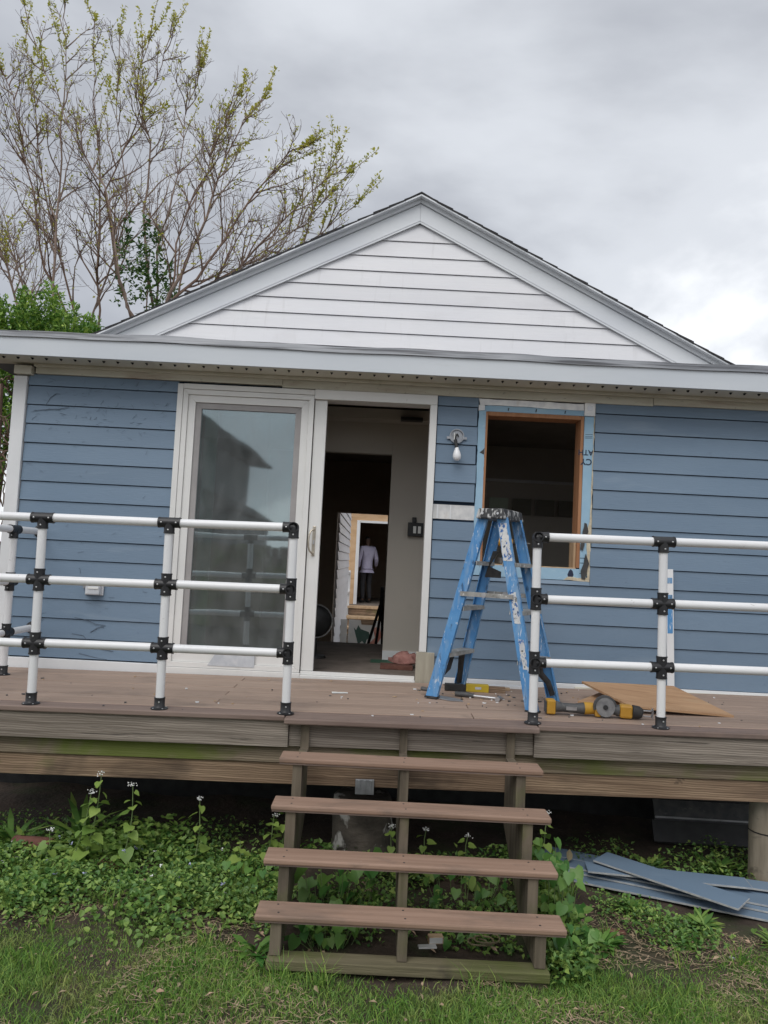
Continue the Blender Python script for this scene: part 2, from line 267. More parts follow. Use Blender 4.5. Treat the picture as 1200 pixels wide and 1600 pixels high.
# ------------------------------------------------------------------ mesh builder
class MB:
    def __init__(s): s.v = []; s.f = []; s.m = []; s.mi = 0
    def add(s, vs, fs):
        o = len(s.v); s.v += [tuple(p) for p in vs]; s.f += [tuple(i + o for i in f) for f in fs]; s.m += [s.mi] * len(fs); return s
    def box(s, x0, x1, y0, y1, z0, z1):
        v = [(x0, y0, z0), (x1, y0, z0), (x1, y1, z0), (x0, y1, z0), (x0, y0, z1), (x1, y0, z1), (x1, y1, z1), (x0, y1, z1)]
        return s.add(v, [(0, 3, 2, 1), (4, 5, 6, 7), (0, 1, 5, 4), (1, 2, 6, 5), (2, 3, 7, 6), (3, 0, 4, 7)])
    def hexa(s, bot, top):
        return s.add(list(bot) + list(top), [(3, 2, 1, 0), (4, 5, 6, 7), (0, 1, 5, 4), (1, 2, 6, 5), (2, 3, 7, 6), (3, 0, 4, 7)])
    def prism(s, poly, a, b, axis='y'):
        """polygon (p, q) extruded from a to b along axis; y: (x,z), x: (y,z), z: (x,y)"""
        f = {'y': lambda p, t: (p[0], t, p[1]), 'x': lambda p, t: (t, p[0], p[1]), 'z': lambda p, t: (p[0], p[1], t)}[axis]
        n = len(poly); v = [f(p, a) for p in poly] + [f(p, b) for p in poly]
        fs = [tuple(range(n)), tuple(range(2 * n - 1, n - 1, -1))] + [(i, i + n, (i + 1) % n + n, (i + 1) % n) for i in range(n)]
        return s.add(v, fs)
    def tube(s, pts, rad, n=8, cap=True, flat=1.0):
        pts = [Vector(p) for p in pts]; k = len(pts)
        if not isinstance(rad, (list, tuple)): rad = [rad] * k
        d0 = (pts[1] - pts[0]).normalized()
        a = d0.orthogonal().normalized()
        vs = []
        for i, p in enumerate(pts):
            d = (pts[min(i + 1, k - 1)] - pts[max(i - 1, 0)]).normalized()
            a = (a - d * a.dot(d))
            a = a.normalized() if a.length > 1e-6 else d.orthogonal().normalized()
            b = d.cross(a)
            for j in range(n):
                t = 2 * math.pi * j / n
                vs.append(p + a * (math.cos(t) * rad[i]) + b * (math.sin(t) * rad[i] * flat))
        fs = [(i * n + j, i * n + (j + 1) % n, (i + 1) * n + (j + 1) % n, (i + 1) * n + j) for i in range(k - 1) for j in range(n)]
        if cap: fs += [tuple(range(n - 1, -1, -1)), tuple((k - 1) * n + j for j in range(n))]
        return s.add(vs, fs)
    def lathe(s, prof, n=16, org=(0, 0, 0), ax=(0, 0, 1)):
        """profile (r, h) turned round ax through org"""
        ax = Vector(ax).normalized(); a = ax.orthogonal().normalized(); b = ax.cross(a); org = Vector(org)
        vs = [org + ax * h + (a * math.cos(2 * math.pi * j / n) + b * math.sin(2 * math.pi * j / n)) * r for r, h in prof for j in range(n)]
        k = len(prof)
        fs = [(i * n + j, i * n + (j + 1) % n, (i + 1) * n + (j + 1) % n, (i + 1) * n + j) for i in range(k - 1) for j in range(n)]
        if prof[0][0] > 1e-5: fs.append(tuple(range(n - 1, -1, -1)))
        if prof[-1][0] > 1e-5: fs.append(tuple((k - 1) * n + j for j in range(n)))
        return s.add(vs, fs)
    def build(s, name, m, parent=None, smooth=False, bevel=0.0, kind=None):
        me = bpy.data.meshes.new(name)
        me.from_pydata(s.v, [], s.f)
        for x in (m if isinstance(m, (list, tuple)) else [m]): me.materials.append(MATS[x])
        if any(s.m): me.polygons.foreach_set('material_index', s.m)
        if smooth:
            me.polygons.foreach_set('use_smooth', [True] * len(s.f))
            try: me.set_sharp_from_angle(angle=R(40))
            except Exception: pass
        me.update()
        return link(name, me, parent, bevel, kind)
def link(name, me, parent=None, bevel=0.0, kind=None):
    o = bpy.data.objects.new(name, me); C.objects.link(o)
    if parent: o.parent = parent
    if bevel:
        b = o.modifiers.new('bevel', 'BEVEL'); b.width = bevel; b.segments = 2; b.limit_method = 'ANGLE'; b.angle_limit = R(40)
    if kind: o['kind'] = kind
    return o
def tag(o, label, cat=None, group=None, kind=None):
    if label: o['label'] = label
    if cat: o['category'] = cat
    if group: o['group'] = group
    if kind: o['kind'] = kind
    return o
def thing(name, label, cat, loc=(0, 0, 0), rot=(0, 0, 0), group=None):
    o = bpy.data.objects.new(name, None); C.objects.link(o)
    o.location = loc; o.rotation_euler = rot; o.empty_display_size = 0.1
    return tag(o, label, cat, group)
def bx(name, m, parent, x0, x1, y0, y1, z0, z1, bevel=0.0):
    return MB().box(x0, x1, y0, y1, z0, z1).build(name, m, parent, bevel=bevel)
def big_mesh(name, verts, faces_n, m, parent=None, tint=None, smooth=False):
    """verts (F, n, 3): F separate polygons with n corners each"""
    F = verts.shape[0]; n = faces_n
    me = bpy.data.meshes.new(name)
    me.vertices.add(F * n); me.vertices.foreach_set('co', verts.reshape(-1).astype(np.float32))
    me.loops.add(F * n); me.loops.foreach_set('vertex_index', np.arange(F * n, dtype=np.int32))
    me.polygons.add(F); me.polygons.foreach_set('loop_start', np.arange(0, F * n, n, dtype=np.int32))
    me.materials.append(MATS[m])
    if tint is not None:
        at = me.attributes.new('tint', 'FLOAT', 'FACE'); at.data.foreach_set('value', tint.astype(np.float32))
    me.update(calc_edges=True); me.validate()
    return link(name, me, parent)
def text_mesh(name, body, size, m, parent, mtx, depth=0.0006):
    cu = bpy.data.curves.new(name, 'FONT'); cu.body = body; cu.size = size; cu.extrude = depth; cu.offset = size * 0.02
    o = bpy.data.objects.new(name, cu); C.objects.link(o)
    bpy.context.view_layer.update()
    me = bpy.data.meshes.new_from_object(o.evaluated_get(bpy.context.evaluated_depsgraph_get()))
    bpy.data.objects.remove(o)
    me.materials.clear(); me.materials.append(MATS[m]); me.name = name
    r = link(name, me, parent); r.matrix_local = mtx
    return r
# ------------------------------------------------------------------ ground
def hnoise(x, y):
    return 0.018 * math.sin(x * 2.1 + 0.7) * math.cos(y * 1.7) + 0.012 * math.sin(x * 5.3 + y * 3.1) + 0.008 * math.sin(x * 11.0 - y * 7.0)
def gz(x, y):
    near = max(0.0, 1 - max(abs(x) - 4, abs(y + 2) - 5, 0) / 4)
    z = 0.05 + hnoise(x, y) * near
    if y > -1.3: z += 0.02 * min(1, (y + 1.3))
    return z
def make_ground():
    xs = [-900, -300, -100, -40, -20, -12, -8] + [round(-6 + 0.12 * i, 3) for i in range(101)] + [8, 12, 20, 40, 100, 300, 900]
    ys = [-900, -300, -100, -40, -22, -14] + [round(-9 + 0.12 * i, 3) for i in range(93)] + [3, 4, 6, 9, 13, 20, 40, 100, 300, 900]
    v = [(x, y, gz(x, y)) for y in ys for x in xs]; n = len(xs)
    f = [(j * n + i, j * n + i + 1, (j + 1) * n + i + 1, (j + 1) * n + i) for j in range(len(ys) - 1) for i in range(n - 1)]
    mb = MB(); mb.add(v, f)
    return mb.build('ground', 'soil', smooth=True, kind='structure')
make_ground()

# ------------------------------------------------------------------ house
house = thing('blue_house', 'blue lap-sided house with white gable and open patio door', 'house')
SF = 0.138
ROW0 = 2.88
XL, XR = -2.60, 3.95
# backing wall with the two openings
w = MB()
w.box(XL, -1.50, 0.014, 0.12, 0.10, 3.03)
w.box(-1.50, 0.33, 0.014, 0.12, 2.94, 3.03)
w.box(-1.50, 0.33, 0.014, 0.12, 0.10, 0.885)
w.box(0.33, 0.695, 0.014, 0.12, 0.10, 3.03)
w.box(0.695, 1.415, 0.014, 0.12, 0.10, 1.74)
w.box(0.695, 1.415, 0.014, 0.12, 2.88, 3.03)
w.box(1.415, XR, 0.014, 0.12, 0.10, 3.03)
front = w.build('front_wall', 'siding_back', house)
def siding_board(parent, x0, x1, z0, z1, y=0.0, m='siding_blue', gap=0.0058, cut=None):
    mb = MB(); zb = z0 + gap
    j = random.uniform(-0.0012, 0.0012)
    mb.hexa([(x0, y - 0.015 + j, zb), (x1, y - 0.015 - j, zb), (x1, y + 0.011, zb), (x0, y + 0.011, zb)],
            [(x0, y - 0.005, z1), (x1, y - 0.005, z1), (x1, y + 0.011, z1), (x0, y + 0.011, z1)])
    return mb.build('siding_board', m, parent)
def ragged(x, a=0.006): return x + random.uniform(-a, a)
rows = [(ROW0, 2.966)] + [(ROW0 - SF * (k + 1), ROW0 - SF * k) for k in range(14)]
for z0, z1 in rows:
    if z1 < 0.95: continue
    z0b = max(z0, 0.94)
    siding_board(front, -2.606, -1.528, z0b, z1)
    # between door and window, and to the right
    if z1 < 1.66:
        cx = 2.95 + 0.7 * random.random()
        siding_board(front, 0.352, cx - 0.0012, max(z0, 0.945), z1); siding_board(front, cx + 0.0012, XR, max(z0, 0.945), z1)
    elif z0 < 1.676 < z1:
        siding_board(front, 0.352, 0.645, z0, z1)
        siding_board(front, 0.646, 1.486, z0, 1.672)
        siding_board(front, 1.487, XR, z0, z1)
    else:
        cx = 2.95 + 0.7 * random.random()
        siding_board(front, ragged(1.487, 0.004), cx - 0.0012, z0, z1); siding_board(front, cx + 0.0012, XR, z0, z1)
        if z0 < 2.17 and z1 > 2.16:                    # the course that is torn off beside the door
            siding_board(front, 0.352, ragged(0.645), 2.172, z1) if z1 - 2.172 > 0.02 else None
        elif z0 < 2.07 < z1:
            siding_board(front, 0.352, ragged(0.645), z0, 2.068)
        else:
            siding_board(front, 0.352, ragged(0.642), z0, z1)
# torn course: silver flashing and bits of white
mb = MB(); mb.box(0.350, 0.66, 0.004, 0.013, 2.068, 2.172); p = mb.build('flashing', 'flash_tape', front); p['label'] = 'silvery flashing where one siding board is missing'
bx('channel', 'white_trim', front, 0.375, 0.388, -0.004, 0.0035, 2.07, 2.17)
bx('channel', 'white_trim', front, 0.470, 0.480, -0.002, 0.0035, 2.07, 2.17)

# dried ivy residue on the left panel
mb = MB()
for i in range(120):
    top = random.random() < 0.72
    x = random.uniform(-2.58, -1.56); z = random.uniform(2.55, 2.95) if top else random.uniform(1.0, 2.6)
    a = random.uniform(-0.6, 1.0); l = random.uniform(0.01, 0.05)
    pts = []
    for k in range(4):
        a += random.uniform(-0.6, 0.6)
        pts.append((x, -0.0145, z)); x += l / 3 * math.cos(a); z += l / 3 * math.sin(a)
    if pts[-1][0] < -1.535 and pts[-1][2] < 2.96: mb.tube(pts, random.uniform(0.0006, 0.0014), 4)
for path in ([(-2.15, 1.24), (-2.06, 1.225), (-2.0, 1.20), (-1.93, 1.195), (-1.98, 1.175), (-2.03, 1.14)], [(-2.16, 1.125), (-2.08, 1.115), (-2.02, 1.06), (-1.95, 1.03), (-1.86, 1.015)], [(-2.45, 1.16), (-2.40, 1.20), (-2.37, 1.225)], [(-2.1, 0.99), (-1.98, 0.965), (-1.9, 0.955)], [(-2.55, 2.70), (-2.44, 2.715), (-2.37, 2.72), (-2.30, 2.74)], [(-2.47, 2.74), (-2.44, 2.80), (-2.40, 2.83)]):
    mb.tube([(x, -0.0145, z) for x, z in path], 0.0022, 4)
mb.build('ivy_residue', 'ivy_mark', house, kind='stuff')['label'] = 'dark dried ivy marks clinging to the blue boards'

# trims
cp = bx('corner_post', 'white_trim', house, -2.705, -2.612, -0.032, 0.06, 0.83, 2.945, 0.003)
bx('post_cap', 'soffit_cream', cp, -2.70, -2.575, -0.055, 0.05, 2.955, 3.018, 0.003)
bx('corner_return', 'white_trim', house, -2.705, -2.66, 0.061, 0.16, 0.3, 3.0)
bx('frieze_board', 'frieze_aged', house, -2.555, -0.78, -0.030, 0.013, 2.968, 3.036, 0.002)
bx('frieze_board', 'frieze_aged', house, -0.779, 1.90, -0.022, 0.013, 2.956, 3.032, 0.002)
bx('frieze_board', 'frieze_aged', house, 1.903, XR, -0.026, 0.013, 2.964, 3.036, 0.002)
bx('frieze_mould', 'soffit_cream', house, -2.56, XR, -0.055, -0.031, 3.014, 3.036, 0.002)
sof = bx('soffit', 'soffit_cream', house, -2.95, 4.3, -0.275, 0.012, 3.037, 3.050)
mb = MB()
for i in range(72):
    x = -2.9 + i * 0.0995 + random.uniform(-0.002, 0.002)
    mb.prism([(x - 0.009, 3.0365), (x + 0.009, 3.0365), (x + random.uniform(-0.003, 0.003), 3.0245)], -0.215, -0.195, 'y')
mb.build('soffit_vents', 'black_hole', sof, kind='stuff')
fas = bx('fascia', 'fascia_white', house, -2.97, 4.32, -0.292, -0.276, 3.033, 3.163, 0.002)
mb = MB()
n = 60
prev = None
for i in range(n):
    xa = -2.98 + 7.31 * i / n; xb = -2.98 + 7.31 * (i + 1) / n
    wob = lambda x: 0.006 * math.sin(x * 3.1) + 0.004 * math.sin(x * 7.7 + 1)
    za, zb = wob(xa), wob(xb)
    mb.hexa([(xa, -0.305, 3.160 + za * 0.5), (xb, -0.305, 3.160 + zb * 0.5), (xb, -0.27, 3.168), (xa, -0.27, 3.168)],
            [(xa, -0.30, 3.205 + za), (xb, -0.30, 3.205 + zb), (xb, -0.20, 3.222), (xa, -0.20, 3.222)])
mb.build('drip_edge', 'drip_metal', house)
# low front roof
MB().hexa([(-2.96, -0.27, 3.055), (4.3, -0.27, 3.055), (4.3, 0.95, 3.055), (-2.96, 0.95, 3.055)], [(-2.96, -0.27, 3.205), (4.3, -0.27, 3.205), (4.3, 0.95, 3.44), (-2.96, 0.95, 3.44)]).build('low_roof', 'roof_membrane', house)
MB().box(-2.7, 4.1, 0.951, 4.75, 3.055, 3.42).build('rear_roof', 'roof_membrane', house)

# gable: triangle of white boards, rake boards, roof slopes
GX, GY, SL = 0.183, 0.90, 0.503
gab = MB().prism([(GX - 2.6, 3.40), (GX + 2.6, 3.40), (GX, 3.40 + 2.6 * SL - 0.02)], GY + 0.012, GY + 0.10, 'y').build('gable_wall', 'siding_back', house)
gz1 = 4.622
zl = [4.62, 4.457 + 0.004] + [4.457 - 0.1325 * k for k in range(1, 9)]
for a, b in zip(zl[1:], zl[:-1]):
    zb = a + 0.006; zt = b
    hb = (gz1 + 0.01 - zb) / SL; ht = max((gz1 + 0.01 - zt) / SL, 0.004)
    j = random.uniform(-0.001, 0.001)
    MB().hexa([(GX - hb, GY - 0.014 + j, zb), (GX + hb, GY - 0.014 - j, zb), (GX + hb, GY + 0.011, zb), (GX - hb, GY + 0.011, zb)],
              [(GX - ht, GY - 0.004, zt), (GX + ht, GY - 0.004, zt), (GX + ht, GY + 0.011, zt), (GX - ht, GY + 0.011, zt)]).build('siding_board', 'gable_white', gab)
for sg in (-1, 1):
    def band(za, zb, y0, y1, name, m, par, run=2.9, x_in=0.0008, bev=0.0):
        P = [(GX + sg * x_in, za), (GX + sg * run, za - run * SL), (GX + sg * run, zb - run * SL), (GX + sg * x_in, zb)]
        return MB().prism(P, y0, y1, 'y').build(name, m, par, bevel=bev)
    band(gz1, 4.788, GY - 0.034, GY - 0.018, 'rake_board', 'rake_white', house)
    band(4.640, 4.648, GY - 0.0375, GY - 0.0345, 'rake_bead', 'rake_white', house)
    band(4.793, 4.826, GY - 0.055, GY - 0.02, 'rake_trim', 'rake_white', house)
    band(4.8262, 4.839, GY - 0.108, 4.75, 'roof_deck', 'rake_white', house, run=2.98)
    sl = band(4.8392, 4.842, GY - 0.10, 4.76, 'roof_slope', 'shingle', house, run=3.0)
    # shingle courses, each overlapping the one below
    L = 0.128
    for k in range(23):
        a0 = k * L; a1 = a0 + L * 1.12
        x0, x1 = GX + sg * a0, GX + sg * min(a1, 3.02)
        z0, z1 = 4.8415 - a0 * SL, 4.8415 - min(a1, 3.02) * SL
        t0, t1 = 0.010, 0.019
        yf = GY - 0.112 + random.uniform(-0.006, 0.006)
        P = [(x0, z0), (x1, z1), (x1, z1 + t1), (x0, z0 + t0)]
        MB().prism(P, yf, 4.77, 'y').build('shingle_course', 'shingle', sl)
MB().prism([(GX - 0.12, 4.846 - 0.12 * SL), (GX, 4.848), (GX + 0.12, 4.846 - 0.12 * SL), (GX + 0.12, 4.856 - 0.12 * SL), (GX, 4.861), (GX - 0.12, 4.856 - 0.12 * SL)], GY - 0.11, 4.78, 'y').build('ridge_cap', 'shingle', house)

# side, rear and foundation walls
bx('side_wall', 'siding_blue', house, -2.6, -2.5, 0.121, 4.6, 0.1, 3.05)
w = MB()      # right side wall; unseen opening added to let daylight into the window room
w.box(3.85, 3.95, 0.121, 0.7, 0.1, 3.05); w.box(3.85, 3.95, 2.3, 4.6, 0.1, 3.05); w.box(3.85, 3.95, 0.7, 2.3, 0.1, 1.3); w.box(3.85, 3.95, 0.7, 2.3, 2.75, 3.05)
w.build('side_wall', 'siding_blue', house)
w = MB()
w.box(-2.499, -0.60, 4.5, 4.6, 0.1, 3.05); w.box(0.055, 3.849, 4.5, 4.6, 0.1, 3.05); w.box(-0.60, 0.055, 4.5, 4.6, 2.345, 3.05); w.box(-0.60, 0.055, 4.5, 4.6, 0.05, 0.29)
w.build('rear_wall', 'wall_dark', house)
bx('foundation', 'dark_thing', house, -2.6, 3.95, -0.02, 0.012, 0.0, 0.84)  # near-black colour stands in for the deep shade under the deck
# inside
bx('inner_floor', 'inner_floor', house, -2.49, 3.84, 0.121, 2.20, 0.85, 0.92)
bx('lower_floor', 'inner_floor', house, -2.49, 3.84, 2.201, 4.499, 0.22, 0.30)
bx('floor_riser', 'wall_dark', house, -2.49, 3.84, 2.15, 2.199, 0.3, 0.849)
bx('ceiling', 'ceiling_old', house, -2.49, 3.84, 0.121, 4.499, 3.02, 3.05)
pw = MB(); pw.box(0.045, 0.75, 1.0, 1.09, 0.921, 3.019); pw.build('partition_wall', 'wall_paint', house)
bx('partition_header', 'wall_paint', house, -1.0, 0.044, 1.0, 1.09, 2.652, 3.019)
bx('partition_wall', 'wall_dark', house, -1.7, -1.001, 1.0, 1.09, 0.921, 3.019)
bx('ceiling_beam', 'wall_paint', house, -1.7, 0.75, 0.80, 0.99, 2.915, 3.0)
bx('baseboard', 'white_trim', house, 0.044, 0.74, 0.985, 0.999, 0.922, 1.0)
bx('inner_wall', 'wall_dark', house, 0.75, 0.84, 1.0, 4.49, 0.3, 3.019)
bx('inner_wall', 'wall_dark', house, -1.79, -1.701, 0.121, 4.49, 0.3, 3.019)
bk = bx('window_room_wall', 'wall_paint', house, 0.841, 3.84, 2.6, 2.7, 0.3, 3.019)
bx('picture_rail', 'white_trim', bk, 0.85, 3.8, 2.57, 2.599, 2.64, 2.67)
for i in range(4):
    x0 = 1.10 + i * 0.245
    c = bx('glass_panel', 'pale_green' if i in (0,) else 'cabinet_dim', bk, x0, x0 + 0.20, 2.575, 2.598, 2.30, 2.47)
bx('green_board', 'green_board', house, -0.05, 0.29, 0.80, 0.98, 0.9205, 0.925)
for x, z in ((-0.15, 2.97),):
    bx('ceiling_bracket', 'dark_thing', house, 0.10, 0.28, 0.70, 0.79, 2.90, 2.925)

# ---- patio door
door = bpy.data.objects.new('patio_door', None); C.objects.link(door); door.parent = house
def casing(x0, x1, z0, z1, y0=-0.028, y1=0.02, name='door_casing', m='vinyl_door', par=None): return bx(name, m, par or door, x0, x1, y0, y1, z0, z1, 0.003)
casing(-1.526, -1.486, 0.90, 2.948)
casing(-1.485, -0.54, 2.912, 2.950)
casing(-0.539, 0.346, 2.884, 2.954)
casing(0.296, 0.346, 1.12, 2.883)
bx('door_jamb', 'vinyl_door', door, 0.300, 0.322, 0.021, 0.14, 0.93, 2.884)
bx('door_head', 'vinyl_door', door, -0.54, 0.299, 0.021, 0.14, 2.886, 2.935)
th = bx('threshold', 'vinyl_door', door, -0.535, 0.275, -0.035, 0.14, 0.885, 0.918, 0.003)
bx('track', 'vinyl_door', th, -0.535, 0.272, -0.012, 0.010, 0.919, 0.944, 0.002)
bx('track', 'gasket_grey', th, -0.535, 0.272, 0.055, 0.07, 0.919, 0.936)
bx('sill_strip', 'vinyl_door', door, -1.53, -0.536, -0.030, 0.02, 0.868, 0.93, 0.003)
# fixed sash: mitred frame in stepped profile
def mitre(x0, x1, z0, z1, wd, y0, y1, name, m, par, wb=None):
    wb = wb or wd
    a = [(x0, z0), (x1, z0), (x1, z1), (x0, z1)]; b = [(x0 + wd, z0 + wb), (x1 - wd, z0 + wb), (x1 - wd, z1 - wd), (x0 + wd, z1 - wd)]
    for i in range(4):
        k = (i + 1) % 4
        e = 0.0006
        MB().prism([a[i], a[k], b[k], b[i]], y0, y1, 'y').build(name, m, par, bevel=0.002)
mitre(-1.484, -0.541, 0.932, 2.910, 0.036, -0.022, 0.03, 'sash_stop', 'vinyl_door', door)
mitre(-1.447, -0.578, 0.969, 2.873, 0.052, -0.008, 0.035, 'sash_rail', 'vinyl_door', door, wb=0.082)
mitre(-1.394, -0.631, 1.052, 2.820, 0.042, 0.004, 0.036, 'screen_frame', 'gasket_grey', door, wb=0.03)
gp = bx('glass_pane', 'coated_glass', door, -1.351, -0.674, 0.020, 0.024, 1.083, 2.777)
# sliding panel parked behind the fixed sash; its lock stile shows
bx('sliding_stile', 'vinyl_door', door, -0.535, -0.447, 0.0, 0.05, 0.946, 2.882, 0.003)
hd = bx('handle_plate', 'brass_handle', door, -0.503, -0.480, -0.006, 0.001, 1.755, 1.97, 0.004)
MB().tube([(-0.492, -0.004, 1.945), (-0.497, -0.03, 1.945), (-0.513, -0.045, 1.93), (-0.522, -0.05, 1.90), (-0.524, -0.05, 1.86), (-0.522, -0.05, 1.82), (-0.513, -0.045, 1.79), (-0.497, -0.03, 1.775), (-0.492, -0.004, 1.775)], 0.0065, 8).build('pull', 'brass_handle', hd, smooth=True)
bx('latch', 'steel', hd, -0.498, -0.485, -0.012, -0.0065, 1.84, 1.87, 0.001)
bx('jamb_strip', 'pale_green', door, -1.330, -1.235, 0.040, 0.055, 0.925, 2.85)
MB().hexa([(-1.19, -0.026, 0.952), (-0.86, -0.026, 0.952), (-0.86, -0.023, 0.952), (-1.19, -0.023, 0.952)], [(-1.12, -0.026, 1.06), (-0.86, -0.026, 1.06), (-0.86, -0.023, 1.06), (-1.12, -0.023, 1.06)]).build('plastic_film', 'clear_plastic', door)
# grey wood block at the foot of the right jamb
bx('jamb_block', 'block_wood', house, 0.276, 0.405, -0.036, 0.013, 0.880, 1.118, 0.003)
# base trim
bx('base_trim', 'white_trim', house, -2.64, -1.532, -0.030, 0.013, 0.850, 0.944, 0.003)
bx('trim_foot', 'white_trim', house, -2.70, -2.60, -0.040, -0.033, 0.84, 0.94, 0.002)
bx('base_trim', 'white_trim', house, 0.407, XR, -0.026, 0.013, 0.895, 0.950, 0.003)
bx('trim_ledge', 'soffit_cream', house, 1.40, XR, -0.045, -0.027, 0.905, 0.932, 0.002)

# ---- window opening stripped to the foam sheathing
win = bpy.data.objects.new('window_opening', None); C.objects.link(win); win.parent = house
def jag(pts, step=0.03, a=0.004):
    out = []
    for i in range(len(pts)):
        p, q = Vector(pts[i]), Vector(pts[(i + 1) % len(pts)]); n = max(1, int((q - p).length / step))
        for k in range(n):
            r = p.lerp(q, k / n)
            out.append((r.x + random.uniform(-a, a), r.y + random.uniform(-a, a)) if k else (r.x, r.y))
    return out
def slab(pts, y0, y1, name, m, par=win): return MB().prism(pts, y0, y1, 'y').build(name, m, par)
slab(jag([(0.646, 1.68), (0.700, 1.68), (0.702, 2.90), (0.650, 2.90)], 0.04, 0.003), -0.003, 0.012, 'foam_sheathing', 'foam_blue')
slab([(1.412, 1.68), (1.462, 1.68), (1.484, 2.0), (1.482, 2.86), (1.414, 2.86)], -0.003, 0.012, 'foam_sheathing', 'foam_blue')
slab([(0.703, 2.862), (1.411, 2.862), (1.411, 2.905), (0.703, 2.905)], -0.003, 0.012, 'foam_sheathing', 'foam_blue')
slab([(0.703, 1.676), (1.411, 1.676), (1.411, 1.758), (0.703, 1.758)], -0.003, 0.012, 'foam_sheathing', 'foam_blue')
slab(jag([(0.655, 2.906), (1.405, 2.900), (1.405, 2.947), (0.645, 2.950)], 0.06, 0.003), -0.010, 0.012, 'head_flashing', 'flash_tape')
slab([(0.645, 2.862), (0.690, 2.868), (0.690, 2.905), (0.645, 2.905)], -0.0095, -0.0035, 'head_flashing', 'flash_tape')
cf = slab([(1.408, 2.862), (1.486, 2.862), (1.486, 2.955), (1.408, 2.955)], -0.014, 0.012, 'corner_flashing', 'flash_tape')
slab([(1.430, 2.90), (1.466, 2.90), (1.466, 2.935), (1.430, 2.935)], -0.0155, -0.0145, 'foil_patch', 'steel')
slab(jag([(1.470, 1.67), (1.4855, 1.67), (1.4865, 2.86), (1.482, 2.86), (1.478, 2.4), (1.474, 2.1), (1.450, 2.0), (1.462, 1.85)], 0.03, 0.003), -0.007, -0.0035, 'foam_edge', 'foam_cut')
slab(jag([(1.30, 1.676), (1.475, 1.672), (1.472, 1.70), (1.40, 1.694), (1.33, 1.70)], 0.03, 0.004), -0.0065, -0.0035, 'foam_edge', 'foam_cut')
slab(jag([(1.412, 1.90), (1.430, 1.89), (1.443, 1.97), (1.466, 2.03), (1.452, 2.085), (1.436, 2.09)], 0.03, 0.004), -0.012, -0.0075, 'torn_membrane', 'membrane_dark')
slab(jag([(1.428, 1.69), (1.452, 1.685), (1.464, 1.73), (1.478, 1.80), (1.452, 1.87), (1.44, 1.80), (1.420, 1.745)], 0.03, 0.004), -0.012, -0.0075, 'torn_membrane', 'membrane_dark')
slab([(0.665, 2.56), (0.698, 2.545), (0.699, 2.595), (0.690, 2.58)], -0.0045, -0.0035, 'tape_scrap', 'membrane_dark')
for z in (1.80, 1.835, 1.725): slab([(1.413, z), (1.450, z), (1.450, z + 0.004), (1.413, z + 0.004)], -0.0042, -0.0034, 'ink_line', 'ink_navy')
for z in (2.725, 2.71, 2.70): slab([(1.422, z), (1.474, z + 0.003), (1.474, z + 0.006), (1.422, z + 0.003)], -0.0042, -0.0034, 'ink_line', 'ink_navy')
RX180 = Matrix.Rotation(R(90), 4, 'X') @ Matrix.Rotation(R(180), 4, 'Z')
text_mesh('printed_letters', 'ATH', 0.055, 'ink_navy', win, Matrix.Translation((1.484, -0.0042, 2.615)) @ RX180)
text_mesh('printed_letters', 'CY', 0.062, 'ink_navy', win, Matrix.Translation((1.476, -0.0042, 2.55)) @ RX180)
slab(jag([(1.335, 1.692), (1.362, 1.690), (1.372, 1.715), (1.364, 1.742), (1.350, 1.755), (1.338, 1.742), (1.328, 1.715)], 0.02, 0.003), -0.0042, -0.0034, 'ink_blot', 'ink_navy')
# rough opening lumber
bx('rough_jamb', 'new_lumber', win, 0.700, 0.716, -0.004, 0.15, 1.765, 2.86, 0.002)
bx('rough_jamb', 'new_lumber', win, 1.388, 1.411, -0.004, 0.15, 1.765, 2.86, 0.002)
bx('rough_jamb', 'lumber_pale', win, 1.372, 1.387, 0.02, 0.15, 1.765, 2.0)
bx('rough_head', 'new_lumber', win, 0.717, 1.387, -0.004, 0.15, 2.832, 2.861, 0.002)
bx('rough_sill', 'lumber_pale', win, 0.717, 1.387, -0.002, 0.15, 1.742, 1.766, 0.002)
for x in (0.86, 1.06, 1.27): MB().tube([(x, -0.003, 2.872), (x, -0.01, 2.885), (x + 0.004, -0.008, 2.892)], 0.003, 5).build('nail', 'dark_thing', win)

# ------------------------------------------------------------------ deck
DZ, DT = 0.906, 0.0112
def zd(x): return DZ + DT * x
deck = thing('timber_deck', 'brown composite deck on weathered timber joists along the house', 'deck', (0, 0, DZ), (0, -math.atan(DT), 0))
y = -1.208
bw = 0.132
k = 0
while y < -0.06:
    y1 = min(y + bw, -0.048)
    cuts = [-2.8, (-0.9 if k % 2 else 0.55), 3.6]
    for a, b in zip(cuts[:-1], cuts[1:]):
        dz = random.uniform(-0.0015, 0.001)
        bx('deck_board', 'deck_board', deck, a + 0.002, b - 0.002, y, y1, -0.026 + dz, dz, 0.003)
    y = y1 + 0.005; k += 1
bx('edge_board', 'deck_nosing', deck, -2.8, -0.473, -1.352, -1.213, -0.029, 0.0, 0.006)
bx('edge_board', 'deck_nosing', deck, 0.878, 3.6, -1.352, -1.213, -0.029, 0.0, 0.006)
bx('step_board', 'deck_nosing', deck, -0.470, 0.875, -1.405, -1.213, -0.034, -0.003, 0.007)
bx('rim_joist', 'joist_grey', deck, -2.8, -0.452, -1.335, -1.292, -0.168, -0.030, 0.003)
bx('rim_joist', 'joist_grey', deck, -0.450, 0.858, -1.318, -1.285, -0.165, -0.036, 0.003)
bx('rim_joist', 'joist_grey', deck, 0.860, 3.6, -1.335, -1.292, -0.172, -0.030, 0.003)
bx('ledger', 'joist_mossy', deck, -2.8, 3.6, -1.284, -1.25, -0.262, -0.140, 0.003)
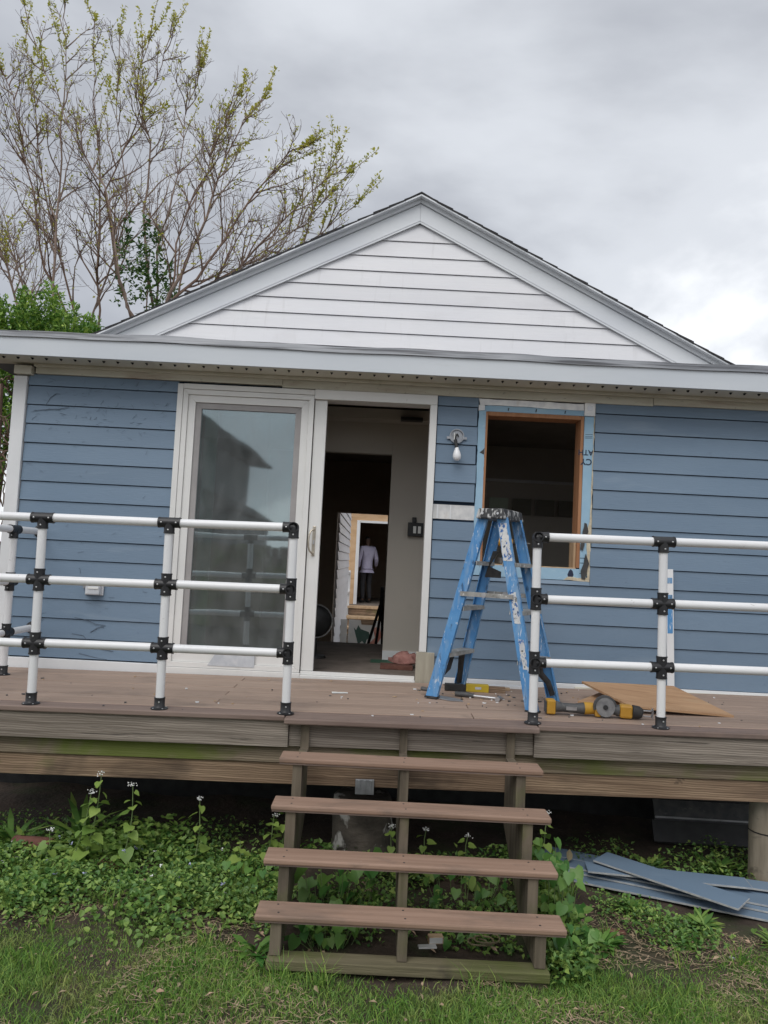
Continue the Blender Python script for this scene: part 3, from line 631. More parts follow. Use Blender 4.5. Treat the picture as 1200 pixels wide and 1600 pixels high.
bx('beam', 'beam_brown', deck, -2.8, 3.6, -1.270, -1.225, -0.378, -0.265, 0.003)
for i in range(9):
    x = -2.6 + i * 0.72
    bx('joist', 'beam_brown', deck, x, x + 0.04, -1.245, -0.05, -0.17, -0.032)
br = bx('beam_bracket', 'galv', deck, -0.085, 0.016, -1.282, -1.272, -0.415, -0.335, 0.002)
for x in (-0.065, -0.035, -0.005):
    bx('bracket_rib', 'galv', br, x - 0.007, x + 0.007, -1.288, -1.2825, -0.412, -0.338, 0.001)

# piles that carry the deck
pile = thing('round_timber_pile', 'round weathered timber pile under the right end of the deck', 'post', (2.22, -1.12, 0.03))
mb = MB(); mb.lathe([(0.098, 0), (0.095, 0.15), (0.097, 0.3), (0.094, 0.505)], 18); mb.build('shaft', 'pile_wood', pile, smooth=True)
MB().lathe([(0.099, 0.325), (0.0995, 0.328), (0.099, 0.331)], 18).build('crack_band', 'black_hole', pile)
stump = thing('old_stump', 'dark stump with flaking white patches behind the wooden steps', 'stump', (-0.035, -0.98, 0.04))
mb = MB(); mb.lathe([(0.185, 0), (0.18, 0.12), (0.17, 0.26), (0.165, 0.36), (0.15, 0.372)], 16)
mb.v = [(x * (1 + 0.06 * math.sin(7 * z * 9 + 3 * math.atan2(y, x))), y * (1 + 0.05 * math.sin(5 * math.atan2(y, x))), z) for x, y, z in mb.v]
mb.build('trunk_block', 'stump_bark', stump, smooth=True)

# ------------------------------------------------------------------ steps
st = thing('wooden_steps', 'open wooden steps with four brown treads in front of the deck', 'steps')
TW0, TW1 = -0.45, 0.84
treads = [(-1.69, 0.768), (-1.895, 0.608), (-2.055, 0.427), (-2.24, 0.271)]
for i, (yf, zt) in enumerate(treads):
    wdt = 0.0
    o = MB(); o.box(TW0 - wdt, TW1 + wdt, yf, yf + 0.145, zt - 0.025, zt)
    t = o.build('tread', 'tread', st, bevel=0.007)
    for sx_ in (-0.36, 0.165, 0.735):
        for dy_s in (0.035, 0.11): MB().lathe([(0.0052, 0.0), (0.0045, 0.0012), (0.0, 0.0012)], 8, (sx_ + random.uniform(-.008, .008), yf + dy_s, zt - 0.0003)).build('screw', 'dark_thing', t)
    mb = MB()
    mb.box(TW0 + 0.004, TW1 - 0.004, yf + 0.006, yf + 0.14, zt - 0.031, zt - 0.0255); mb.build('tread_lip', 'deck_nosing', t)
def stringer(xc, wd):
    P = [(-1.335, 0.865), (-1.335, 0.45), (-2.0, 0.095), (-2.235, 0.095)]
    prof = []
    ys = [t[0] for t in treads]; zs = [t[1] - 0.032 for t in treads]
    prof = [(-2.222, 0.105), (-2.222, zs[3])]
    for i in (3, 2, 1, 0):
        back = (ys[i - 1] + 0.02) if i else -1.345
        prof += [(back, zs[i])]
        prof += [(back, zs[i - 1] if i else 0.868)]
    prof += [(-1.337, 0.868), (-1.337, 0.40), (-1.95, 0.105)]
    return MB().prism(prof[::-1], xc - wd / 2, xc + wd / 2, 'x').build('stringer', 'stringer', st, bevel=0.002)
stringer(-0.36, 0.046); stringer(0.165, 0.042); stringer(0.735, 0.046)
bx('base_plate', 'sill_mossy', st, -0.390, 0.772, -2.255, -2.165, 0.062, 0.102, 0.004)
bx('footing_block', 'stringer', st, 0.62, 0.765, -2.235, -2.12, 0.02, 0.0615, 0.003)
# ------------------------------------------------------------------ pipe railings
RP, RF = 0.0235, 0.0285
def screw_at(par, p, d):
    p = Vector(p); d = Vector(d).normalized()
    MB().lathe([(0.0, 0.0028), (0.0045, 0.0016), (0.005, -0.001)][::-1], 8, p, d).build('screw', 'screw', par, smooth=True)
def fitting(root, pos, arms, name='pipe_fitting', hole=None):
    """moulded black socket joint at pos with short sleeves along arms; hole: direction of an unused open socket"""
    mb = MB(); p = Vector(pos)
    mb.lathe([(0.001, -RF), (RF * 0.7, -RF * 0.75), (RF, 0), (RF * 0.7, RF * 0.75), (0.001, RF)], 12, p, (0, 0, 1))
    for a in arms:
        a = Vector(a); mb.tube([p, p + a * 0.058], RF, 14); mb.tube([p + a * 0.052, p + a * 0.060], RF + 0.0018, 14)
    if hole:
        h = Vector(hole)
        ring = [(RF, 0.0), (RF, 0.036), (RF - 0.005, 0.036), (RF - 0.005, 0.008), (0.0, 0.008)]
        mb.lathe(ring, 16, p, h)
    o = mb.build(name, 'fitting_black', root, smooth=True)
    for a in arms:
        a = Vector(a)
        if abs(a.y) < 0.5: screw_at(o, p + a * 0.040 + Vector((0, -RF, 0)), (0, -1, 0))
    return o
def pipe(root, a, b, name='rail'):
    return MB().tube([a, b], RP, 14).build(name, 'pvc_white', root, smooth=True)
X, Z_, Y_ = (1, 0, 0), (0, 0, 1), (0, 1, 0)
NX, NZ, NY = (-1, 0, 0), (0, 0, -1), (0, -1, 0)
LV = (0.325, 0.668, 1.005)
def post(root, x, y, top):
    MB().tube([(x, y, 0.012), (x, y, top)], RP, 14).build('post', 'pvc_white', root, smooth=True)
    mb = MB(); mb.lathe([(0.046, 0.0005), (0.046, 0.006), (0.033, 0.010), (RF, 0.016), (RF, 0.056), (RF + 0.0015, 0.057), (RF + 0.0015, 0.062)], 18, (x, y, 0))
    o = mb.build('base_flange', 'fitting_black', root, smooth=True)
    screw_at(o, (x + 0.004, y - RF, 0.04), NY)
    for a in (0.8, 2.3, 4.0, 5.4): screw_at(o, (x + 0.039 * math.cos(a), y + 0.039 * math.sin(a), 0.007), Z_)
def railing(name, label, xs, end, lo, hi, side=None):
    """row of posts at xs with three rails; end: index of the post at the stair opening, whose joints keep an open socket"""
    root = thing(name, label, 'railing', (0, -1.295, DZ), (0, -math.atan(DT), 0), 'white pipe railings on the deck')
    for i, x in enumerate(xs):
        post(root, x, 0, LV[2])
        for k, z in enumerate(LV):
            arms = []
            if not (i == end and end == 0): arms.append(NX)
            if not (i == end and end != 0): arms.append(X)
            arms.append(NZ)
            if k < 2: arms.append(Z_)
            fitting(root, (x, 0, z), arms, hole=NY if i == end else None)
    for z in LV:
        pts = sorted(xs + ([lo] if lo is not None else []) + ([hi] if hi is not None else []))
        for a, b in zip(pts[:-1], pts[1:]): pipe(root, (a, random.uniform(-0.002, 0.002), z + random.uniform(-0.003, 0.003)), (b, random.uniform(-0.002, 0.002), z + random.uniform(-0.003, 0.003)))
    return root
railing('pipe_railing', 'white pipe railing with black joints left of the steps', [-2.50, -1.848, -1.156, -0.476], 3, None, None)
railing('pipe_railing', 'white pipe railing with black joints right of the steps', [0.857, 1.547, 2.237, 2.93], 0, None, None)
sr = thing('side_railing', 'short white pipe railing joining the house wall at far left', 'railing', (-2.44, 0, zd(-2.44)), (0, 0, 0), 'white pipe railings on the deck')
for py in (-0.40,):
    post(sr, 0, py, 0.955)
    fitting(sr, (0, py, 0.955), [Y_, NY, NZ]); fitting(sr, (0, py, 0.61), [Y_, NY, NZ, Z_]); fitting(sr, (0, py, 0.275), [Y_, NY, NZ, Z_])
for z in (0.275, 0.955):
    MB().tube([(0, -1.24, z), (0, -0.022, z)], RP, 14).build('rail', 'pvc_white', sr, smooth=True)
    mb = MB(); mb.lathe([(0.045, -0.015), (0.045, -0.021), (0.03, -0.026), (RF, -0.03), (RF, -0.06)], 16, (0, 0, z), (0, 1, 0)); mb.build('wall_flange', 'fitting_black', sr, smooth=True)
MB().tube([(0, -1.24, 0.61), (0, -0.40, 0.61)], RP, 14).build('rail', 'pvc_white', sr, smooth=True)

# ------------------------------------------------------------------ step ladder
lad = thing('step_ladder', 'paint-spattered blue fibreglass step ladder standing open before the window', 'ladder', (0.735, -0.650, zd(0.735) + 0.001), (0, 0, R(-30)))
SB, WB, ST_, WT, HT = 0.325, 0.215, 0.062, 0.135, 1.135
def lp(s, w_, z):               # point on the rail line at height z
    t = z / HT
    return Vector((s * (SB + (ST_ - SB) * t), w_ * (WB + (WT - WB) * t), z))
def channel(s, w_):
    """C-section fibreglass rail: web on the outer face, two flanges turned inwards"""
    mb = MB(); D, T, F = 0.076, 0.005, 0.026
    def quad(u0, u1, v0, v1):
        def ring(z, k):
            p = lp(s, w_, z); return [(p.x + u0 * k, p.y - w_ * v0, z), (p.x + u1 * k, p.y - w_ * v0, z), (p.x + u1 * k, p.y - w_ * v1, z), (p.x + u0 * k, p.y - w_ * v1, z)]
        a, b = ring(0.012, 1.0), ring(HT, 0.86)
        mb.hexa(a, b)
    quad(-D / 2, D / 2, 0.0, T); quad(-D / 2, -D / 2 + T, T + 0.0002, F); quad(D / 2 - T, D / 2, T + 0.0002, F)
    o = mb.build('rail', 'ladder_blue', lad)
    p = lp(s, w_, 0)
    MB().hexa([(p.x - D / 2 - 0.004, p.y + w_ * 0.004 - w_ * 0.0, 0), (p.x + D / 2 + 0.004, p.y + w_ * 0.004, 0), (p.x + D / 2 + 0.004, p.y - w_ * 0.04, 0), (p.x - D / 2 - 0.004, p.y - w_ * 0.04, 0)],
              [(p.x - D / 2 - 0.003, p.y + w_ * 0.003, 0.0118), (p.x + D / 2 + 0.003, p.y + w_ * 0.003, 0.0118), (p.x + D / 2 + 0.003, p.y - w_ * 0.04, 0.0118), (p.x - D / 2 - 0.003, p.y - w_ * 0.04, 0.0118)]).build('foot_pad', 'rubber_black', o)
    return o
rails = {(s, w_): channel(s, w_) for s in (-1, 1) for w_ in (-1, 1)}
# worn white stickers on the nearest rail (flat print on the web)
def sticker(z0, z1, u0, u1, s=1, w_=-1):
    pts = jag([(u0, z0), (u1, z0), (u1, z1), (u0, z1)], 0.02, 0.0035)
    mb = MB(); n = len(pts)
    def P(q, off):
        p = lp(s, w_, q[1]); return (p.x + q[0], p.y - 0.0012 * (1 + off), q[1])
    mb.add([P(q, 0.0) for q in pts] + [P(q, -0.9) for q in pts], [tuple(range(n - 1, -1, -1)), tuple(range(n, 2 * n))] + [(i, (i + 1) % n, (i + 1) % n + n, i + n) for i in range(n)])
    return mb.build('worn_sticker', 'ladder_label', rails[(s, w_)])
sticker(0.87, 1.10, -0.030, 0.026); sticker(0.50, 0.685, -0.020, 0.018); sticker(0.24, 0.41, -0.012, 0.018)
for side in (-1, 1):
    for z in (0.285, 0.575, 0.86):
        a, b = lp(side, -1, z), lp(side, 1, z)
        mb = MB(); d = 0.040
        mb.box(a.x - d, a.x + d, a.y + 0.006, b.y - 0.006, z - 0.005, z)
        for e in (-1, 1): mb.box(a.x + e * d - 0.003, a.x + e * d + 0.003, a.y + 0.006, b.y - 0.006, z - 0.026, z - 0.0051)
        so = mb.build('step', 'ladder_step', lad, bevel=0.001)
        if z < 0.3:
            for w_ in (-1, 1):
                q = lp(side, w_, z); f = lp(side, w_, 0.03)
                cx, cy = q.x, q.y - w_ * 0.11
                P = [(cx, cy, z - 0.03), (cx + side * 0.01, cy + w_ * 0.012, z - 0.10), (f.x - side * 0.02, f.y - w_ * 0.055, 0.13), (f.x, f.y - w_ * 0.022, 0.05)]
                MB().tube(P, [0.022, 0.020, 0.019, 0.017], 8, flat=0.45).build('knee_brace', 'rubber_black', so, smooth=True)
for w_ in (-1, 1):                                     # folding spreaders
    z = 0.655
    a, b = lp(-1, w_, z), lp(1, w_, z); yy = a.y + w_ * 0.008
    sp = MB().box(a.x, -0.012, yy - 0.004, yy + 0.004, z - 0.014, z + 0.014).build('spreader', 'ladder_step', lad)
    MB().box(-0.013, b.x, yy - 0.0095 * 1, yy - 0.0045, z - 0.013, z + 0.013).build('spreader_arm', 'ladder_step', sp)
    MB().lathe([(0.016, -0.013), (0.016, 0.012)], 12, (-0.013, yy, z), (0, 1, 0)).build('hinge', 'steel', sp)
# back of upper left side: paint shelf triangle bracket
MB().prism([(-0.11, 0.76), (0.0, 0.76), (0.0, 0.80), (-0.08, 0.83), (-0.02, 0.93), (-0.06, 0.93)], 0.05, 0.056, 'y').build('shelf_bracket', 'rubber_black', lad)
mb = MB()
mb.hexa([(-0.095, -0.175, HT - 0.012), (0.095, -0.175, HT - 0.012), (0.095, 0.175, HT - 0.012), (-0.095, 0.175, HT - 0.012)], [(-0.084, -0.162, HT + 0.052), (0.084, -0.162, HT + 0.052), (0.084, 0.162, HT + 0.052), (-0.084, 0.162, HT + 0.052)])
cap = mb.build('top_cap', 'ladder_cap', lad, bevel=0.008)
for s in (-1, 1):
    for w_ in (-1, 1):
        MB().lathe([(0.008, 0), (0.008, 0.004)], 8, (s * 0.05, w_ * 0.170, HT + 0.02), (0, w_, 0.15)).build('rivet', 'steel', cap)

# ------------------------------------------------------------------ lamp, outlet
lamp = thing('porch_light', 'stripped wall light with a bare hanging bulb beside the window', 'lamp', (0.495, -0.012, 2.665))
MB().lathe([(0.052, 0.0), (0.052, 0.022), (0.046, 0.022), (0.044, 0.008), (0.0, 0.007)], 20, (0, 0, 0), (0, -1, 0)).build('junction_box', 'galv', lamp, smooth=True)
for sx in (-1, 1): MB().box(sx * 0.060 - 0.012, sx * 0.060 + 0.012, -0.018, -0.012, -0.022, -0.004).build('mount_tab', 'galv', lamp)
MB().tube([(0.0, -0.012, 0.01), (-0.018, -0.03, 0.02), (-0.02, -0.035, -0.03)], 0.004, 6).build('wire', 'petal_white', lamp)
MB().tube([(0.012, -0.014, 0.0), (0.0, -0.04, 0.012), (-0.012, -0.05, -0.01), (-0.008, -0.052, -0.07)], 0.005, 6).build('wire', 'dark_thing', lamp)
MB().tube([(-0.012, -0.05, -0.03), (-0.002, -0.055, -0.09)], [0.011, 0.014], 10).build('socket', 'dark_thing', lamp, smooth=True)
MB().lathe([(0.013, 0.0), (0.015, 0.012), (0.024, 0.034), (0.029, 0.052), (0.029, 0.068), (0.024, 0.084), (0.012, 0.094), (0.0, 0.096)], 18, (-0.001, -0.0555, -0.088), (0.06, -0.05, -1)).build('bulb', 'bulb_white', lamp, smooth=True)
out_ = thing('outdoor_outlet', 'clear plastic outlet cover on the blue wall left of the patio door', 'outlet', (-2.02, -0.016, 1.448))
bx('back_plate', 'clear_plastic', out_, -0.065, 0.065, -0.012, 0.0, -0.045, 0.055, 0.004)
bx('cover', 'clear_plastic', out_, -0.05, 0.052, -0.055, -0.0125, -0.042, 0.035, 0.01)
bx('cover_lip', 'petal_white', out_, -0.03, 0.045, -0.060, -0.0555, 0.0, 0.015, 0.002)
bx('hinge_tab', 'galv', out_, -0.082, -0.066, -0.01, 0.0, 0.0, 0.03)
ins = thing('inside_switch_box', 'black wiring box with white switches on the inner wall', 'switch', (0.262, 0.982, 2.02))
bx('box', 'dark_thing', ins, -0.055, 0.075, -0.02, 0.017, -0.055, 0.06, 0.003)
bx('conduit', 'dark_thing', ins, -0.02, 0.015, -0.012, 0.017, 0.061, 0.105, 0.002)
for x in (-0.01, 0.03): bx('switch', 'petal_white', ins, x, x + 0.025, -0.026, -0.0205, -0.03, 0.03, 0.002)

# ------------------------------------------------------------------ things on the deck
strip = thing('label_strip', 'thin white strip with blue label leaning on blue wall behind the railing', 'trim strip', (2.066, -0.052, zd(2.07)), (R(-1.5), R(-1.6), 0))
bx('strip', 'white_trim', strip, -0.025, 0.025, -0.012, 0.0, 0.0, 0.86, 0.002)
for z0, z1 in ((0.41, 0.58), (0.59, 0.68), (0.76, 0.80)):
    lb = bx('blue_label', 'ladder_blue', strip, -0.020, 0.017, -0.0132, -0.0123, z0, z1)

ply = thing('plywood_sheet', 'orange plywood offcut lying tilted on the deck behind the tools', 'plywood')
def plank(name, m, par, corners, t, bevel=0.0, up=Vector((0, 0, 1))):
    c = [Vector(p) for p in corners]
    return MB().hexa([p - up * t for p in c], c).build(name, m, par, bevel=bevel)
zz = zd(1.8)
plank('panel', 'plywood', ply, [(1.50, -0.925, zz + 0.046), (2.12, -0.905, zz + 0.016), (2.03, -0.20, zz + 0.070), (1.34, -0.44, zz + 0.105)], 0.013)
ply2 = thing('plywood_scrap', 'small plywood scrap wedged under the larger sheet', 'plywood')
plank('panel', 'plywood', ply2, [(1.26, -0.66, zz + 0.012), (1.50, -0.80, zz + 0.010), (1.60, -0.45, zz + 0.032), (1.50, -0.36, zz + 0.035)], 0.011)

# angle grinder lying on its side
gr = thing('angle_grinder', 'yellow cordless angle grinder with cutting disc lying on the deck', 'grinder', (1.15, -1.03, zd(1.15) + 0.001), (0, 0, R(-2)))
bx('battery', 'tool_yellow', gr, -0.165, -0.115, -0.035, 0.035, 0.004, 0.085, 0.008)
bx('battery_pack', 'tool_grey', gr, -0.172, -0.166, -0.03, 0.03, 0.01, 0.075, 0.003)
MB().tube([(-0.114, 0, 0.045), (-0.07, 0, 0.042), (0.0, 0, 0.040), (0.05, 0, 0.042)], [0.032, 0.026, 0.027, 0.034], 14).build('handle', 'tool_grey', gr, smooth=True)
bx('name_plate', 'steel', gr, -0.055, 0.005, -0.0285, -0.0268, 0.032, 0.052)
MB().tube([(0.0505, 0, 0.043), (0.09, 0, 0.045), (0.12, 0, 0.045)], [0.036, 0.034, 0.03], 14).build('motor_housing', 'tool_yellow', gr, smooth=True)
MB().tube([(0.1205, 0, 0.045), (0.15, -0.005, 0.045), (0.172, -0.01, 0.045)], [0.03, 0.034, 0.03], 14).build('gear_head', 'tool_grey', gr, smooth=True)
dk = MB().lathe([(0.0, 0), (0.053, 0), (0.053, 0.003), (0.0, 0.003)], 28, (0.160, -0.052, 0.063), (0, -1, 0.10)).build('disc', 'disc_grey', gr, smooth=False)
MB().lathe([(0.014, 0.0032), (0.012, 0.012), (0.0, 0.012)], 12, (0.160, -0.052, 0.063), (0, -1, 0.10)).build('arbor_nut', 'dark_thing', dk)
mb = MB(); pts = [(0.160 + 0.066 * math.cos(a), 0.063 + 0.066 * math.sin(a)) for a in np.linspace(0.1, math.pi + 0.3, 14)] + [(0.160 + 0.046 * math.cos(a), 0.063 + 0.046 * math.sin(a)) for a in np.linspace(math.pi + 0.3, 0.1, 14)]
mb.prism(pts, -0.046, -0.03, 'y'); mb.build('guard', 'tool_grey', gr)
ms = thing('reciprocating_saw', 'yellow and black cordless saw with bare metal shoe beside the grinder', 'power tool', (1.40, -1.07, zd(1.40) + 0.001), (0, 0, R(-8)))
bx('battery', 'tool_yellow', ms, -0.145, -0.110, -0.03, 0.03, 0.003, 0.075, 0.008)
MB().tube([(-0.109, 0, 0.04), (-0.07, 0, 0.045), (-0.04, 0, 0.045), (-0.01, 0, 0.043)], [0.02, 0.022, 0.026, 0.034], 12).build('grip', 'tool_grey', ms, smooth=True)
bx('body', 'tool_yellow', ms, -0.009, 0.062, -0.034, 0.034, 0.006, 0.080, 0.012)
MB().tube([(0.0625, 0, 0.043), (0.10, 0, 0.040), (0.118, 0, 0.036)], [0.038, 0.036, 0.026], 12).build('nose', 'rubber_black', ms, smooth=True)
for z in (0.022, 0.052): MB().tube([(0.1185, 0, z), (0.165, 0, z), (0.172, 0, z + 0.010)], 0.0045, 6).build('shoe_arm', 'steel', ms)
bx('shoe', 'steel', ms, 0.172, 0.176, -0.018, 0.018, 0.012, 0.068)
dr = thing('cordless_drill', 'yellow cordless drill resting on the bare window sill', 'drill', (0.885, 0.06, 1.767), (0, 0, R(10)))
bx('battery', 'tool_grey', dr, -0.045, 0.045, -0.032, 0.032, 0.0, 0.045, 0.006)
bx('grip', 'tool_grey', dr, -0.02, 0.02, -0.018, 0.018, 0.0455, 0.13, 0.008)
MB().tube([(-0.055, 0, 0.158), (-0.04, 0, 0.16), (0.03, 0, 0.16), (0.05, 0, 0.16)], [0.024, 0.034, 0.034, 0.026], 14).build('body', 'tool_yellow', dr, smooth=True)
MB().tube([(0.0505, 0, 0.16), (0.085, 0, 0.16), (0.10, 0, 0.16)], [0.022, 0.02, 0.011], 12).build('chuck', 'dark_thing', dr, smooth=True)
MB().tube([(0.1005, 0, 0.16), (0.19, 0, 0.158)], 0.0035, 6).build('bit', 'steel', dr)
ha = thing('hammer', 'dark-handled steel hammer lying on the deck under the ladder', 'hammer', (0.65, -0.60, zd(0.65)), (0, 0, R(-22)))
MB().tube([(-0.15, 0, 0.016), (-0.08, 0, 0.017), (-0.03, 0, 0.015)], [0.015, 0.017, 0.013], 10).build('grip', 'tool_grey', ha, smooth=True)
MB().tube([(-0.0295, 0, 0.015), (0.12, 0, 0.015)], 0.0075, 8).build('shaft', 'steel', ha, smooth=True)
MB().tube([(0.132, -0.045, 0.016), (0.132, -0.03, 0.016), (0.132, -0.025, 0.016), (0.132, 0.02, 0.016), (0.136, 0.05, 0.012), (0.15, 0.07, 0.006)], [0.016, 0.016, 0.012, 0.013, 0.008, 0.003], 10).build('head', 'steel', ha, smooth=True)
tr = thing('trowel', 'grey flat trowel lying on the deck near the ladder foot', 'trowel', (0.45, -0.66, zd(0.45) + 0.002), (0, 0, R(-40)))
MB().prism([(-0.11, -0.045), (0.06, -0.05), (0.12, 0.0), (0.06, 0.05), (-0.11, 0.045)], 0.001, 0.004, 'z').build('blade', 'steel', tr)
MB().tube([(-0.06, 0, 0.005), (-0.08, 0, 0.03), (-0.10, 0, 0.035), (-0.20, 0, 0.035)], [0.005, 0.006, 0.012, 0.014], 8).build('handle', 'tool_grey', tr, smooth=True)
lv = thing('spirit_level', 'yellow and dark spirit level lying against the wall behind the ladder', 'level', (0.66, -0.335, zd(0.66)), (0, 0, R(-2)))
bx('dark_end', 'dark_thing', lv, -0.20, -0.06, -0.02, 0.02, 0.0, 0.045, 0.003)
bx('bar', 'level_yellow', lv, -0.059, 0.09, -0.022, 0.022, 0.0, 0.05, 0.003)
bx('dark_end', 'beam_brown', lv, 0.091, 0.20, -0.02, 0.02, 0.0, 0.04, 0.003)
bx('vial', 'clear_plastic', lv, 0.0, 0.04, -0.0235, -0.0222, 0.018, 0.034)
for i, (x, y, rz, l, w_, m, lab) in enumerate([(0.62, -0.25, 4, 0.30, 0.05, 'white_trim', 'white trim offcut lying behind the spirit level'), (0.80, -0.22, -6, 0.22, 0.04, 'lumber_pale', 'pale wood offcut against the base trim behind the ladder'), (0.90, -0.14, 2, 0.34, 0.06, 'white_trim', 'longer white trim offcut at the wall right of the ladder legs')]):
    o = thing('trim_offcut', lab, 'offcut', (x, y, zd(x) + 0.001), (0, 0, R(rz)), 'offcuts behind the ladder')
    bx('piece', m, o, -l / 2, l / 2, -w_ / 2, w_ / 2, 0.0, 0.016, 0.001)
# crumbs of plaster, wood and paint on the deck
mb = MB()
for i in range(150):
    if random.random() < 0.6: x, y = random.gauss(0.75, 0.35), random.gauss(-0.55, 0.33)
    else: x, y = random.uniform(-2.4, 2.5), random.uniform(-1.32, -0.1)
    y = max(-1.32, min(-0.07, y)); s = abs(random.gauss(0.003, 0.004)) + 0.0025; a = random.uniform(0, 6.3); h = random.uniform(0.002, 0.007)
    z = zd(x) + 0.001
    q = [(x + s * random.uniform(0.5, 1.6) * math.cos(a + t), y + s * random.uniform(0.5, 1.6) * math.sin(a + t), z) for t in (0, 1.5, 3.1, 4.6)]
    mb.mi = random.choice([0, 1, 1, 2, 2]); mb.hexa(q, [(p[0], p[1], p[2] + h) for p in q])
o = mb.build('debris', ['white_trim', 'lumber_pale', 'tool_grey']); tag(o, 'small crumbs of plaster, wood and paint scattered on the deck', 'debris', kind='stuff')
for (x, y, l, rz, lab) in [(-0.22, -0.60, 0.10, 8, 'white paper scrap on the deck in front of the door'), (1.83, -0.42, 0.07, -30, 'white plastic scrap on the plywood sheet')]:
    o = thing('paper_scrap', lab, 'scrap', (x, y, zd(x) + (0.002 if x < 1 else 0.055)), (0, 0, R(rz)))
    MB().prism(jag([(-l / 2, -0.018), (l / 2, -0.01), (l / 2, 0.012), (-l / 2, 0.02)], 0.02, 0.005), 0.0, 0.004, 'z').build('sheet', 'petal_white', o)

# just inside the door
cl = thing('pink_rag', 'crumpled pink rag on the floor just inside the door', 'rag', (0.23, 0.62, 0.965))
for k in range(1):
    bmx = bmesh.new(); bmesh.ops.create_icosphere(bmx, subdivisions=3, radius=0.1)
    for v in bmx.verts:
        n = v.co.normalized(); f = 0.85 + 0.28 * math.sin(9 * n.x + 4 * n.z) * math.cos(7 * n.y + 2) + 0.12 * math.sin(17 * n.z + 5 * n.x)
        v.co = Vector((n.x * 0.135 * f, n.y * 0.09 * f, max(n.z * 0.085 * f, -0.012)))
    me = bpy.data.meshes.new('cloth'); bmx.to_mesh(me); bmx.free(); me.materials.append(MATS['clay_pink']); me.polygons.foreach_set('use_smooth', [True] * len(me.polygons)); link('cloth', me, cl)
br_ = thing('red_floor_board', 'flat red-brown board on the floor inside the door', 'board', (0.16, 0.50, 0.921))
bx('board', 'brick_red', br_, -0.13, 0.12, -0.06, 0.10, 0.0, 0.03, 0.003)
fan = thing('round_fan', 'dark round fan half hidden behind the open door stile', 'fan', (-0.52, 0.95, 0.921))
MB().lathe([(0.10, 0.0), (0.09, 0.02), (0.02, 0.03), (0.018, 0.16)], 16).build('stand', 'dark_thing', fan, smooth=True)
f2 = MB().lathe([(0.0, -0.04), (0.09, -0.035), (0.13, 0.0), (0.09, 0.035), (0.0, 0.04)], 20, (0, 0, 0.30), (0.3, -1, 0)).build('housing', 'dark_thing', fan, smooth=True)
MB().tube([(0.137 * math.cos(a), -0.02, 0.30 + 0.137 * math.sin(a)) for a in np.linspace(0, 6.283, 25)], 0.005, 6, cap=False).build('rim', 'steel', fan, smooth=True)
tp = thing('folding_tripod', 'black folded tripod standing in the back room doorway', 'tripod', (0.0, 3.2, 0.301))
for a, b in (((-0.24, -0.1, 0.0), (0.02, 0, 0.98)), ((-0.07, 0.1, 0.0), (0.03, 0, 0.98)), ((0.08, -0.05, 0.0), (0.03, 0, 0.98))): MB().tube([a, b], 0.016, 8).build('leg', 'dark_thing', tp)
MB().tube([(0.025, 0, 0.9), (0.025, 0, 1.15)], 0.022, 8).build('head', 'dark_thing', tp)

# ------------------------------------------------------------------ backyard seen through the house
shed = thing('plywood_outbuilding', 'plywood outbuilding with a dark open doorway seen through the house', 'shed')
w = MB(); w.box(-3.0, -0.62, 13.3, 13.36, 0.62, 3.3); w.box(-0.62, 0.75, 13.3, 13.36, 2.69, 3.3); w.box(0.75, 3.0, 13.3, 13.36, 0.62, 3.3)
w.build('front_wall', 'plywood_far', shed)
for x in (-1.8, -0.85): bx('sheet_joint', 'brick_red', shed, x, x + 0.008, 13.294, 13.2995, 0.7, 3.2)
bx('door_trim', 'white_trim', shed, -0.64, -0.56, 13.27, 13.299, 0.66, 2.70); bx('door_trim', 'white_trim', shed, -0.559, 0.74, 13.27, 13.299, 2.645, 2.70)
w = MB(); w.box(-3.0, -2.94, 13.361, 17, 0.2, 3.3); w.box(2.94, 3.0, 13.361, 17, 0.2, 3.3); w.box(-3, 3, 17, 17.06, 0.2, 3.3); w.build('wall', 'wall_dark', shed)
bx('floor', 'inner_floor', shed, -3.0, 3.0, 13.2, 17, 0.60, 0.66); bx('roof', 'roof_membrane', shed, -3.2, 3.2, 13.0, 17.2, 3.301, 3.4)
bx('skirt', 'beam_brown', shed, -3.0, 3.0, 13.3, 13.36, 0.05, 0.599)
bs = thing('rear_steps', 'wooden porch steps leading up to the plywood outbuilding', 'steps')
for i, (yy, zt) in enumerate(((12.75, 0.64), (12.25, 0.43), (11.85, 0.22))):
    bx('tread', 'lumber_pale', bs, -0.75, 0.8, yy, yy + 0.52, zt - 0.05, zt, 0.004); bx('riser', 'beam_brown', bs, -0.73, 0.78, yy + 0.03, yy + 0.06, zt - 0.20, zt - 0.0505)
rr = thing('rear_white_rail', 'white porch rail beside the plywood outbuilding steps', 'railing')
for yy in (11.6, 12.9): bx('post', 'white_trim', rr, -0.79, -0.72, yy, yy + 0.07, 0.05, 1.47)
for z in (0.95, 1.42): bx('rail', 'white_trim', rr, -0.78, -0.73, 11.671, 12.899, z - 0.03, z + 0.03)
wing = thing('neighbouring_wing', 'white clapboard side wall seen at the left of the rear doorway', 'building')
wb = bx('wall', 'gable_white', wing, -2.4, -0.64, 4.72, 9.0, 0.05, 3.4)
for k in range(26):
    z0 = 0.1 + k * 0.125
    MB().hexa([(-0.639, 4.70, z0), (-0.568, 4.70, z0), (-0.60, 9.0, z0), (-0.639, 9.0, z0)], [(-0.639, 4.70, z0 + 0.118), (-0.583, 4.70, z0 + 0.118), (-0.615, 9.0, z0 + 0.118), (-0.639, 9.0, z0 + 0.118)]).build('clapboard', 'gable_white', wing)
